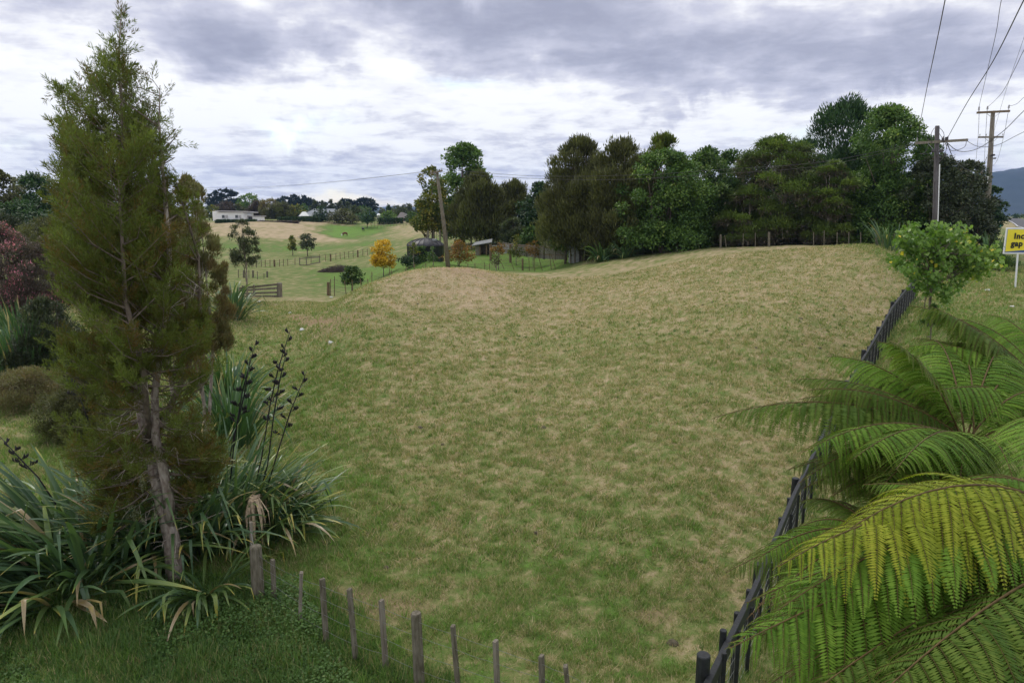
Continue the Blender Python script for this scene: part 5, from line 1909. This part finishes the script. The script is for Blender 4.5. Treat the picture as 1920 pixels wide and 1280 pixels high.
# grey paling fence
line = [(944, 455, 470, 79), (988, 459.5, 478, 75), (1020, 461, 482.5, 71.5), (1062, 463, 484, 69)]
e = empty("paling_fence", G(990, 75), 'grey paling fence with yellow brown top rail around the garden', 'fence')
mb = MB()
mr = MB()
mpst = []
for i in range(len(line)-1):
    a, b = line[i], line[i+1]
    pa0, pa1 = P(a[0], a[1], a[3]), P(a[0], a[2], a[3])
    pb0, pb1 = P(b[0], b[1], b[3]), P(b[0], b[2], b[3])
    L = np.linalg.norm(pb0-pa0)
    nP = max(4, int(L/.16))
    for k in range(nP):
        t = (k+.5)/nP
        top = pa0*(1-t)+pb0*t
        bot = pa1*(1-t)+pb1*t
        bot[2] -= .15
        top[2] += ((k*37) % 7-3)*.008
        mb.box((top+bot)/2, (.15, .03, top[2]-bot[2]))
    mr.bar(pa0+np.array([0, -.06, -.12]), pb0+np.array([0, -.06, -.12]), .05, .12)
    mr.bar(pa1*.75+pa0*.25+np.array([0, -.06, 0]), pb1*.75+pb0*.25+np.array([0, -.06, 0]), .05, .10)
    for t in (.0, .5, 1.0):
        mpst.append((pa1*(1-t)+pb1*t, pa0*(1-t)+pb0*t))
mb.build("palings", M['palewood'], e)
mr.build("rail", M['woodbrown'], e)
for a, b in mpst:
    m3 = MB()
    strut(m3, a+np.array([0, -.15, -.2]), b+np.array([0, -.15, .12]), .085)
    m3.build("post", M['wood'], e)
# iron clad box shed
e = empty("small_shed", G(1077, 66), 'small iron clad box shed with flat blue grey roof at the end of the palings', 'shed')
x0, x1 = P(1068, 470, 66)[0], P(1086, 470, 66)[0]
zt_, zb_ = Hz(466, 66), Hz(493, 66)
mb = MB()
mb.box(((x0+x1)/2, 66.6, (zt_+zb_)/2), (x1-x0, 1.2, zt_-zb_))
mb.build("wall", M['iron'], e)
mb = MB()
mb.box(((x0+x1)/2, 66.5, zt_+.10), (x1-x0+.45, 1.6, .16))
mb.build("roof", M['metalroof'], e)
for u in (1070, 1078, 1091, 1096):
    mb = MB()
    strut(mb, P(u, 494, 65.8), P(u, 462 if u < 1085 else 468, 65.8), .07)
    mb.build("post", M['lichenwood'], e)

# ------------------------------------------------------------------ brush pile, stones, cows
e_c = ground_hit(628, 511)
rg = np.random.default_rng(8)
mb = MB()
Rb = 33*e_c[1]/F
for k in range(900):
    a = rg.random()*6.28
    r = math.sqrt(rg.random())
    h = .85*(1-r*r)*rg.random()
    p = Vector((e_c[0]+math.cos(a)*r*Rb, e_c[1]+1.2+math.sin(a)*r*Rb*.7, 0))
    p.z = tz(p.x, p.y)+h
    d = Vector((rg.normal(), rg.normal(), rg.normal()*.25)).normalized()
    mb.tube([p-d*.4, p+d*.15+Vector((0, 0, .06)), p+d*.5], [.02, .016, .006], 4, cap=False)
o = mb.build("brush_pile", M['twigpile'] if 'twigpile' in M else M['darkbark'])
tag(o, 'low heap of dead brown branches in the valley', 'brush pile')
for k, (u, v, s, lb) in enumerate([(486, 567, 5, 'white stone on the grass in front of the rail fence'), (544, 588, 5, 'small white stone at the top of the bare track'), (566, 620, 8.5, 'largest white stone, at the lower end of the bare track'),
                                   (620, 645, 8, 'pale grey stone lowest on the slope by the worn patch'), (621, 558, 4, 'tiny white stone by the thick post left of the mound'), (1898, 577, 5, 'scrap of white litter on the verge under the sign'),
                                   (1852, 545, 6, 'pale lump of concrete on the worn verge')]):
    p = ground_hit(u, v)
    r = s*p[1]/F*.7
    me = D.meshes.new("stone")
    import bmesh
    bm = bmesh.new()
    bmesh.ops.create_icosphere(bm, subdivisions=2, radius=r)
    for vt in bm.verts:
        f = 1+.25*math.sin(vt.co.x*9/r*.5+k)+.15*math.cos(vt.co.y*7/r*.5+2*k)
        vt.co = Vector((vt.co.x*f, vt.co.y*f*.8, vt.co.z*.55*f))
    bm.to_mesh(me)
    bm.free()
    me.materials.append(M['stone'])
    o = D.objects.new("stone" if k != 5 else "litter", me)
    COL.objects.link(o)
    o.location = (p[0], p[1], p[2]+r*.2)
    tag(o, lb, 'stone' if k != 5 else 'litter', 'white stones by the bare track' if k < 5 else None)


def cow(label, u, Y, rot, m, graze, headmat=None):
    g = G(u, Y)
    me = D.meshes.new("cow")
    bodyv = [((0, 0, .98), .36), ((.45, 0, 1.0), .38), ((.85, 0, 1.0), .33), ((-.45, 0, .98), .36), ((-.85, 0, 1.0), .27)]
    if graze:
        neck = [((1.15, 0, .85), .2), ((1.4, 0, .5), .14), ((1.55, 0, .2), .12), ((1.62, 0, .06), .07)]
    else:
        neck = [((1.15, 0, 1.2), .22), ((1.35, 0, 1.4), .17), ((1.6, 0, 1.35), .14), ((1.8, 0, 1.25), .09)]
    vs = [b[0] for b in bodyv]+[b[0] for b in neck]
    rs = [b[1] for b in bodyv]+[b[1] for b in neck]
    es = [(0, 1), (1, 2), (0, 3), (3, 4), (2, 5), (5, 6), (6, 7), (7, 8)]
    for (root, x, bend) in ((2, .75, .0), (4, -.85, -.08)):
        for sy in (-.2, .2):
            n = len(vs)
            vs += [(x, sy, .68), (x+bend, sy, .38), (x, sy, .02)]
            rs += [.14, .07, .06]
            es += [(root, n), (n, n+1), (n+1, n+2)]
    n = len(vs)
    vs += [(-1.1, 0, 1.0), (-1.15, 0, .5)]
    rs += [.05, .03]
    es += [(4, n), (n, n+1)]
    hd = 6
    for sy in (-.2, .2):
        n = len(vs)
        vs.append((vs[7][0]-.12, sy, vs[7][2]+.06))
        rs.append(.04)
        es.append((7, n))
    me.from_pydata(vs, es, [])
    o = D.objects.new("cow", me)
    COL.objects.link(o)
    sk = o.modifiers.new("skin", 'SKIN')
    for i, r in enumerate(rs):
        me.skin_vertices[0].data[i].radius = (r, r)
    me.skin_vertices[0].data[0].use_root = True
    ss = o.modifiers.new("sub", 'SUBSURF')
    ss.levels = ss.render_levels = 1
    me.materials.append(m)
    o.location = tuple(float(c) for c in g)
    o.rotation_euler = (0, 0, rot)
    o.scale = (.8, .8, .8)
    tag(o, label, 'cow')
    return o


m_black = mat("black_hide", (.010, .010, .011), .6, .3, 3)
m_hereford, t_, b_ = newmat("red_hide_white_face")
tcn = t_.new('ShaderNodeTexCoord')
sp_ = t_.new('ShaderNodeSeparateXYZ')
t_.l.new(tcn.outputs['Object'], sp_.inputs[0])
t_.put(b_.inputs['Base Color'], t_.mix(t_.math('GREATER_THAN', sp_.outputs[0], 1.32), (.12, .028, .015, 1), (.6, .57, .52, 1)))
b_.inputs['Roughness'].default_value = .8
cow('black cow standing on the bright green strip of the far paddock', 681, 205, math.radians(115), m_black, False)
cow('red brown cow with white face grazing beside the bright green strip', 647, 192, math.radians(235), m_hereford, True)

# ------------------------------------------------------------------ far houses, hedges and trees
def bx(name, parent, m, u0, u1, v0, v1, Y, dp, bevel=0, dyo=0.0):
    a, b = P(u0, v0, Y), P(u1, v1, Y)
    mb = MB()
    mb.box(((a[0]+b[0])/2, Y+dp/2+dyo, (a[2]+b[2])/2), (abs(b[0]-a[0]), dp, abs(a[2]-b[2])))
    return mb.build(name, M[m], parent, bevel=bevel)


e = empty("white_house", G(437, 215), 'white single storey house with flat sloping roof beyond the brown paddock', 'house')
bx("wall", e, 'white', 406, 458, 398, 415, 215, 8)
bx("wall", e, 'white', 398, 412, 396, 414.5, 216.5, 8)
mb = MB()
a, b = P(403, 395.2, 214.3), P(462, 396.2, 214.3)
mb.add([(a[0], a[1], a[2]-.2), (b[0], b[1], b[2]-.25), (b[0], b[1]+10, b[2]-.5), (a[0], a[1]+10, a[2]-.5), (a[0], a[1], a[2]+.1), (b[0], b[1], b[2]+.05), (b[0], b[1]+10, b[2]-.15), (a[0], a[1]+10, a[2]-.15)],
       [(3, 2, 1, 0), (4, 5, 6, 7), (0, 1, 5, 4), (1, 2, 6, 5), (2, 3, 7, 6), (3, 0, 4, 7)])
mb.build("roof", M['insul'], e)
for (u0, u1) in ((416, 428), (441, 453)):
    f = bx("window", e, 'white', u0-.4, u1+.4, 402.6, 409.4, 215, .12, dyo=-.12)
    for q in (0, 1):
        w_ = (u1-u0)/2
        o = bx("pane", None, 'glass' if q == 0 else 'insul', u0+w_*q+.2, u0+w_*(q+1)-.2, 403.2, 408.8, 215, .05, dyo=-.16)
        o.data.transform(Matrix.Translation(-e.location))
        o.parent = f
e = empty("garden_shed", G(478, 218), 'two low pale sheds with a dark doorway right of the white house', 'shed')
bx("wall", e, 'iron', 458, 466, 405, 414, 218, 3)
bx("wall", e, 'white', 473, 490, 406.5, 414.5, 218, 3)
bx("doorway", e, 'glass', 466.2, 472.8, 406.5, 414.5, 218.5, 2.5)
bx("roof", e, 'insul', 457, 491, 404.6, 406, 217.7, 4)


def hip(name, parent, m, u0, u1, ue0, ue1, vr, v0, Y, dp):
    a, b = P(u0, v0, Y), P(u1, v0, Y)
    r0, r1 = P(ue0, vr, Y+dp/2), P(ue1, vr, Y+dp/2)
    mb = MB()
    mb.add([a, b, (b[0], Y+dp, b[2]), (a[0], Y+dp, a[2]), r0, r1], [(0, 1, 5, 4), (1, 2, 5), (2, 3, 4, 5), (3, 0, 4), (3, 2, 1, 0)])
    return mb.build(name, M[m], parent)


e = empty("grey_roofed_house", G(600, 236), 'house with blue grey hipped roof half hidden by a dark conical tree', 'house')
bx("wall", e, 'insul', 562, 636, 405.5, 411, 236, 8)
hip("roof", e, 'metalroof', 558, 640, 590, 628, 391.5, 406, 235.5, 11)
hip("porch_roof", e, 'iron', 560, 580, 567, 573, 397, 405, 233.5, 4)
for u in (573, 584, 612):
    bx("window", e, 'glass', u, u+4, 406.3, 410, 236, .1, dyo=-.1)
e = empty("brown_house", G(758, 232), 'house with dark brown hipped roof left of the yellowing tree', 'house')
bx("wall", e, 'woodbrown', 749, 766, 407.5, 416, 232, 8)
hip("roof", e, 'brownroof', 743, 769, 751, 756, 398, 409, 231, 11)
for u in (752, 758):
    bx("window", e, 'glass', u, u+3.5, 409, 415, 232, .1, dyo=-.1)
e = empty("white_shed", G(710, 245), 'tiny white roofed shed between far garden trees', 'shed')
bx("wall", e, 'insul', 706, 714, 404, 410, 245, 5)
hip("roof", e, 'white', 705.5, 714.5, 708, 712, 400.5, 404.5, 244.5, 6)


def hedge(label, u0, u1, vt, vb, Y, m, seed):
    rg = np.random.default_rng(seed)
    a, b = P(u0, vt, Y), P(u1, vb, Y)
    zb0 = min(b[2], G((u0+u1)/2, Y)[2])
    W_, H_ = b[0]-a[0], a[2]-zb0
    n = int(W_*H_*60+1500)
    p = np.stack([a[0]+rg.random(n)*W_, Y+rg.random(n)*1.4, zb0+rg.random(n)*H_*(.93+.07*rg.random(n))], 1)
    k = rg.random(n)
    p[k < .45, 1] = Y
    p[(k >= .45)*(k < .7), 2] = zb0+H_*(.95+.05*rg.random(int(((k >= .45)*(k < .7)).sum())))
    V, Fc = leaves(p, rg.normal(size=(n, 3)), rg.normal(size=(n, 3)), np.full(n, .42), np.full(n, .3))
    o = mesh_np("hedge", V, Fc, M[m], None, {'v': np.repeat(rg.random(n), 4)})
    tag(o, label, 'hedge')


hedge('low clipped hedge in front of the white house', 403, 480, 412.5, 418.5, 213, 'lf_hedge', 1)
hedge('long clipped green hedge before the grey roofed house', 520, 600, 407.5, 416, 224, 'lf_hedge', 2)
hedge('brownish scrubby hedge line at the top of the brown paddock', 484, 560, 415, 421, 212, 'lf_mauve', 3)
hedge('dark clipped hedge above pale palings before the brown house', 708, 755, 409.5, 419, 222, 'lf_hedge', 4)

FT = 'far garden trees around the houses'
far = [(470, 363, 402, 21, 290, 'round', 'broad', 'lf_bright', 'big rounded green tree behind the white house'),
       (426, 380, 408, 22, 260, 'dome', 'fine', 'lf_mauve', 'mauve brown tree directly behind the white house'),
       (448, 383, 408, 14, 262, 'dome', 'broad', 'lf_kanuka', 'olive tree behind the right end of the white house'),
       (484, 378, 412, 22, 250, 'dome', 'fine', 'lf_mauve', 'domed mauve tree right of the white house sheds'),
       (508, 375, 414, 20, 245, 'round', 'fine', 'lf_rust', 'rusty topped tree in the middle of the far tree row'),
       (533, 379, 414, 26, 243, 'dome', 'wattle', 'lf_kanuka', 'dark spreading tree left of the grey roofed house'),
       (555, 384, 412, 20, 246, 'dome', 'broad', 'lf_yellowgreen', 'green and rusty tree beside the grey roofed house'),
       (569, 382, 404, 9, 290, 'round', 'broad', 'lf_broad', 'small round green tree above the porch roof'),
       (604, 387, 418, 13, 228, 'egg', 'broad', 'lf_dark', 'dark conical tree before the grey roofed house'),
       (643, 392, 421, 26, 224, 'dome', 'broad', 'lf_kanuka', 'broad olive shrub hiding the right side of the grey roof'),
       (665, 388, 415, 22, 240, 'dome', 'fine', 'lf_grey', 'pale olive tree behind the broad olive shrub'),
       (673, 387, 405, 22, 262, 'umbrella', 'broad', 'lf_broad', 'flat topped green tree in the far row'),
       (689, 396, 417, 20, 213, 'umbrella', 'broad', 'lf_dark', 'dark umbrella shaped tree standing alone at the paddock edge'),
       (729, 384, 410, 8, 262, 'cone', 'broad', 'lf_dark', 'dark pointed tree left of the brown house'),
       (731, 396, 412, 17, 236, 'dome', 'broad', 'lf_bright', 'fresh green rounded tree left of the brown house'),
       (716, 390, 408, 10, 275, 'dome', 'broad', 'lf_grey', 'pale tree beyond the tiny white shed'),
       (752, 390, 410, 16, 262, 'dome', 'fine', 'lf_grey', 'grey green tree behind the brown roof'),
       (742, 387, 405, 12, 330, 'round', 'fine', 'lf_grey', 'grey distant tree left behind the brown roof'),
       (766, 384, 405, 12, 330, 'round', 'fine', 'lf_grey', 'grey distant tree right behind the brown roof'),
       (785, 383, 408, 12, 300, 'round', 'fine', 'lf_grey', 'grey distant tree beside the yellowing tree'),
       (772, 398, 416, 12, 225, 'dome', 'broad', 'lf_broad', 'green shrub right of the brown house'),
       (400, 385, 412, 18, 255, 'dome', 'broad', 'lf_yellowgreen', 'yellow green tree left behind the white house')]
for i, (u, vt, vb, hw, Y, sh, st, mm, lb) in enumerate(far):
    make_tree('garden_tree', lb, 'tree', u, Y, vt, hw, vb, sh, st, mm, 120+i, FT, 2.6, 26, .27, leafpx=2.0, cap=7000, limbs=4)
for i, (u, vt) in enumerate([(592, 379), (605, 378), (622, 376), (639, 379), (652, 381)]):
    make_tree('poplar_tree', ['poplar left of the dark conical tree', 'poplar right above the dark conical tree', 'tallest poplar above the grey roof ridge', 'poplar at the right end of the grey roof', 'rightmost poplar before the dark pines'][i],
              'tree', u, 330, vt, 7.5, 404, 'column', 'fine', 'lf_grey', 150+i, 'row of grey green poplars', 2.6, 16, .3, leafpx=1.9, cap=3500, limbs=3)
pl = [(398, 364), (408, 359), (417, 356), (427, 355), (436, 357), (445, 361), (524, 373), (533, 369), (542, 370), (552, 366), (561, 369), (570, 368), (579, 371), (588, 374), (597, 379), (611, 381), (629, 382),
      (646, 374), (653, 373), (661, 377), (669, 376), (677, 373), (685, 372), (692, 372), (699, 374)]
for i, (u, vt) in enumerate(pl):
    ords = ['first', 'second', 'third', 'fourth', 'fifth', 'sixth', 'seventh', 'eighth', 'ninth', 'tenth', 'eleventh']
    lb = ords[i if u < 450 else i-6 if u < 640 else i-17]+(' from the left of the dark skyline pines beyond the white house', ' from the left of the dark skyline pines above the grey roofed house', ' from the left of the dark skyline pines right of the poplars')[0 if u < 450 else 1 if u < 640 else 2]
    make_tree('pine_tree', lb, 'tree', u, 440, vt, 8.5, 396, 'egg', 'pine', 'lf_pine', 170+i, ('pines left on the skyline', 'pines mid skyline', 'pines right on the skyline')[0 if u < 450 else 1 if u < 640 else 2],
              2.4, 14, .34, leafpx=2.0, cap=2600, limbs=4, bark='darkbark', tr=.22)

# ------------------------------------------------------------------ road and things far right
M['asphalt'] = mat("asphalt", (.085, .085, .09), .85, .15, 3, .2)
q = [(52, 1.02), (70, .86), (100, .745), (150, .715), (230, .705), (400, .70)]
xs, ys = [], []
Vr, Fr = [], []
for i in range(60):
    Y = 45*(420/45)**(i/59)
    c = np.interp(Y, [45, 60, 80, 100, 150, 230, 400], [1.10, .93, .80, .752, .722, .712, .706])*Y
    for off in (-3.6, 3.6):
        x = c+4.5+off
        Vr.append((x, Y, tz(c+4.5, Y)+.06))
Fr = [(2*i, 2*i+1, 2*i+3, 2*i+2) for i in range(59)]
road = mesh_np("road", np.array(Vr), np.array(Fr), M['asphalt'])
tag(road, kind='structure')
Vr2 = []
for (x, Y, z) in Vr[::2]:
    Vr2 += [(x+.25, Y, z+.012), (x+.45, Y, z+.012)]
mk = mesh_np("edge_line", np.array(Vr2), np.array(Fr), M['white'])
tag(mk, kind='structure')
mk.name = "road_marking"

e = empty("street_lamp", G(1877, 150), 'distant grey street lamp with curved arm beside the road', 'street lamp')
g = G(1877, 150)
mb = MB()
mb.tube([g, P(1877.3, 398, 150), P(1876, 395, 150), P(1872, 394.3, 150)], [.09, .06, .05, .05], 6)
mb.build("pole", M['iron'], e, smooth=True)
mb = MB()
mb.box(P(1870.5, 394.4, 150), (.5, .2, .1))
mb.build("lamp_head", M['insul'], e)
M['signgreen'] = mat("sign_green", (.02, .30, .20), .4, .05, 2)
e = empty("direction_sign", G(1876, 145), 'small distant green road direction sign', 'sign')
mb = MB()
mb.box(P(1876.5, 423, 145), (.95, .05, .45))
mb.build("panel", M['signgreen'], e)
mb = MB()
mb.bar(G(1876.5, 145.1), P(1876.5, 420, 145.1), .08, .08)
mb.build("sign_post", M['iron'], e)
e = empty("white_building", G(1889, 380), 'low white roofed building far along the road', 'building')
bx("wall", e, 'insul', 1882, 1898, 419, 424, 380, 8)
hip("roof", e, 'white', 1881, 1899, 1885, 1895, 416.5, 419.5, 379.5, 10)
make_tree('roadside_tree', 'distant dark trees beside the low white building', 'tree', 1905, 330, 403, 9, 416, 'dome', 'broad', 'lf_dark', 210, None, 2.4, 12, .3, leafpx=2.0, cap=3000)
make_tree('roadside_tree', 'distant grey green tree beyond the street lamp', 'tree', 1916, 420, 404, 12, 416, 'dome', 'broad', 'lf_grey', 211, None, 2.4, 12, .3, leafpx=2.0, cap=3000)

# ------------------------------------------------------------------ hills
M['forest'] = mat("forested_hill", (.020, .034, .022), .95, .3, .012, .0, col2=(.010, .018, .014))


def hills(name, x0, x1, y0, y1, ridge, seed, amp=20):
    nx, ny = 220, 60
    xs = np.linspace(x0, x1, nx)
    ys = np.linspace(y0, y1, ny)
    X, Yg = np.meshgrid(xs, ys, indexing='ij')
    rx, rz = zip(*ridge)
    t = (Yg-y0)/(y1-y0)
    hgt = np.interp(X, rx, rz)
    z = 5+hgt*np.sin(np.clip(t, 0, 1)*np.pi)**.75
    z = z+(fbm(X.ravel(), Yg.ravel(), 1/420, 5, seed)-.5).reshape(X.shape)*amp*3*np.sin(np.clip(t, 0, 1)*np.pi)
    z = z+(fbm(X.ravel(), Yg.ravel(), 1/38, 3, seed+4)-.5).reshape(X.shape)*amp*.5*(t > .02)*(t < .98)
    idx = np.arange(nx*ny).reshape(nx, ny)
    Fh = np.stack([idx[:-1, :-1], idx[1:, :-1], idx[1:, 1:], idx[:-1, 1:]], -1).reshape(-1, 4)
    o = mesh_np(name, np.stack([X.ravel(), Yg.ravel(), z.ravel()], 1), Fh, M['forest'], smooth=True)
    tag(o, kind='structure')


Ym = 2900
kx = lambda u: (u-960)/F*(Ym*CP)
hills("hills", kx(1650), kx(2500), 2300, 3600, [(kx(u), Hz(v, Ym)+4) for u, v in [(1650, 400), (1740, 372), (1790, 348), (1822, 326), (1850, 322), (1885, 320), (1905, 323), (1940, 312), (2100, 290), (2300, 300), (2500, 380)]], 3, 14)
Ym = 4700
hills("distant_hills", kx(400), kx(1000), 4300, 5200, [(kx(u), Hz(v, Ym)-5) for u, v in [(400, 404), (600, 398), (690, 390), (740, 385), (800, 388), (900, 396), (1000, 404)]], 9, 12)

# ------------------------------------------------------------------ air
hz = D.materials.new("haze")
hz.use_nodes = True
hz.node_tree.nodes.clear()
ho = hz.node_tree.nodes.new('ShaderNodeOutputMaterial')
hv_ = hz.node_tree.nodes.new('ShaderNodeVolumePrincipled')
hv_.inputs['Color'].default_value = (.34, .52, 1.0, 1)
hv_.inputs['Density'].default_value = .0001
hv_.inputs['Anisotropy'].default_value = .2
hz.node_tree.links.new(hv_.outputs[0], ho.inputs['Volume'])
mb = MB()
mb.box((900, 2600, 165), (7400, 5800, 350))
o = mb.build("haze", hz)
tag(o, kind='stuff')

for i, (u, Y, vt, hw, vb, mm, lb) in enumerate([(20, 52, 400, 60, 480, 'lf_purple', 'dull purplish scrub at the left edge behind the pink bush'), (110, 50, 405, 60, 490, 'lf_kanuka', 'brownish dark scrub behind the pink bush and conifer'),
        (230, 46, 410, 70, 520, 'lf_dark', 'dark scrub seen through the conifer'), (330, 50, 400, 60, 510, 'lf_kanuka', 'olive scrub between conifer and rusty tree'),
        (95, 26, 560, 60, 690, 'lf_purple', 'dark low scrub right of the upright pale flax')]):
    make_tree('scrub_bush', lb, 'shrub', u, Y, vt, hw, vb, 'dome', 'fine', mm, 230+i, 'scrub on the left side', 2.2, 40, .25, leafpx=2.3, trunks=3, bark='darkbark', tr=.04)
for i, (u, Y, vt, hw, lb) in enumerate([(1320, 74, 275, 50, 'green tree filling the back of the belt behind the two glossy trees'), (1410, 72, 282, 50, 'green tree at the back of the belt left of the layered wattle top'),
        (1500, 70, 262, 55, 'dark green tree at the back between the layered wattle and tallest tree'), (1200, 76, 285, 50, 'tree at the back of the belt behind the kanuka pair'), (1715, 66, 255, 45, 'green tree stepping down right of the big bright tree'), (1120, 78, 290, 45, 'tree at the back left of the belt')]):
    make_tree('back_row_tree', lb, 'tree', u, Y, vt, hw, 470, 'egg', 'broad', 'lf_broad' if i in (0, 1, 4) else 'lf_dark', 250+i, 'back row trees of the belt', 2.6, 50, .26, bark='darkbark')


# ------------------------------------------------------------------ rank grass along the fences, weeds and clods in the paddock
def rank_grass():
    rg = np.random.default_rng(21)
    ps, sc = [], []
    for (line_, n, wd) in (([fpt(q) for q in np.linspace(0, ts[-1], 60)], 9000, .16), ([b for b, t in bt], 2600, .14)):
        L_ = np.array([tuple(q) for q in line_])
        t = rg.random(n)*(len(L_)-1.001)
        i = t.astype(int)
        f = (t-i)[:, None]
        p = L_[i]*(1-f)+L_[i+1]*f
        p[:, :2] += rg.normal(size=(n, 2))*wd
        ps.append(p)
        sc.append(np.full(n, 1.0))
    # scattered taller tufts in the turf
    nt = 420
    y = np.sqrt(rg.random(nt)*(34**2-7**2)+49)
    x = (rg.random(nt)*1.4-.62)*(y+1)
    c = np.repeat(np.stack([x, y], 1), 26, 0)
    c = c+rg.normal(size=c.shape)*.05
    ps.append(np.concatenate([c, np.zeros((len(c), 1))], 1))
    sc.append(np.full(len(c), .62))
    p = np.concatenate(ps)
    sc = np.concatenate(sc)
    p[:, 2] = terr(p[:, 0], p[:, 1])-.01
    n = len(p)
    a = rg.random(n)*2*np.pi
    lean = rg.random(n)*.9+.05
    L = (.08+.22*rg.random(n)**1.6)*sc
    d = np.stack([np.cos(a)*np.sin(lean), np.sin(a)*np.sin(lean), np.cos(lean)], 1)
    sd = nrm(np.stack([-np.sin(a), np.cos(a), rg.normal(size=n)*.3], 1))
    w_ = ((.004+.006*rg.random(n))*np.clip(p[:, 1]/14, 1, 2.5))[:, None]
    V = np.empty((n, 3, 3))
    V[:, 0] = p-sd*w_
    V[:, 1] = p+sd*w_
    V[:, 2] = p+d*L[:, None]
    val = np.clip(.35+.5*rg.random(n)+(rg.random(n) > .75)*.5, 0, 1)
    o = mesh_np("rank_grass", V.reshape(-1, 3), np.arange(n*3).reshape(-1, 3), M['bank'], None, {'v': np.repeat(val, 3)})
    tag(o, 'untrimmed longer grass along both fences and in scattered tufts', 'grass', kind='stuff')


rank_grass()
M['dung'] = mat("dark_dung", (.10, .085, .055), .95, .4, 20, .5)
rg = np.random.default_rng(77)
vs_, fs_ = [], []
mb = MB()
for k in range(24):
    if k == 0:
        p = ground_hit(1262, 1208)
    elif k == 1:
        p = ground_hit(1020, 802)
    elif k == 2:
        p = ground_hit(830, 838)
    else:
        y = math.sqrt(rg.random()*(38**2-64)+64)
        x = (rg.random()*1.2-.52)*y
        p = np.array([x, y, tz(x, y)])
    r = .05+.05*rg.random()*(1 if k else 1.6)
    ang = rg.random()*6
    ring = [(p[0]+r*(1+.3*math.sin(3*t+ang))*math.cos(t), p[1]+r*(1+.3*math.sin(2*t+ang))*math.sin(t), p[2]-.01) for t in np.linspace(0, 2*math.pi, 9)[:-1]]
    top = [(p[0]+(q[0]-p[0])*.6, p[1]+(q[1]-p[1])*.6, p[2]+.035+.02*rg.random()) for q in ring]
    mb.add(ring+top+[(p[0], p[1], p[2]+.05)], [(i, (i+1) % 8, 8+(i+1) % 8, 8+i) for i in range(8)]+[(8+i, 8+(i+1) % 8, 16) for i in range(8)])
o = mb.build("cattle_dung", M['dung'], smooth=True)
tag(o, 'small dark clods and old dung scattered through the paddock grass', 'dung', kind='stuff')
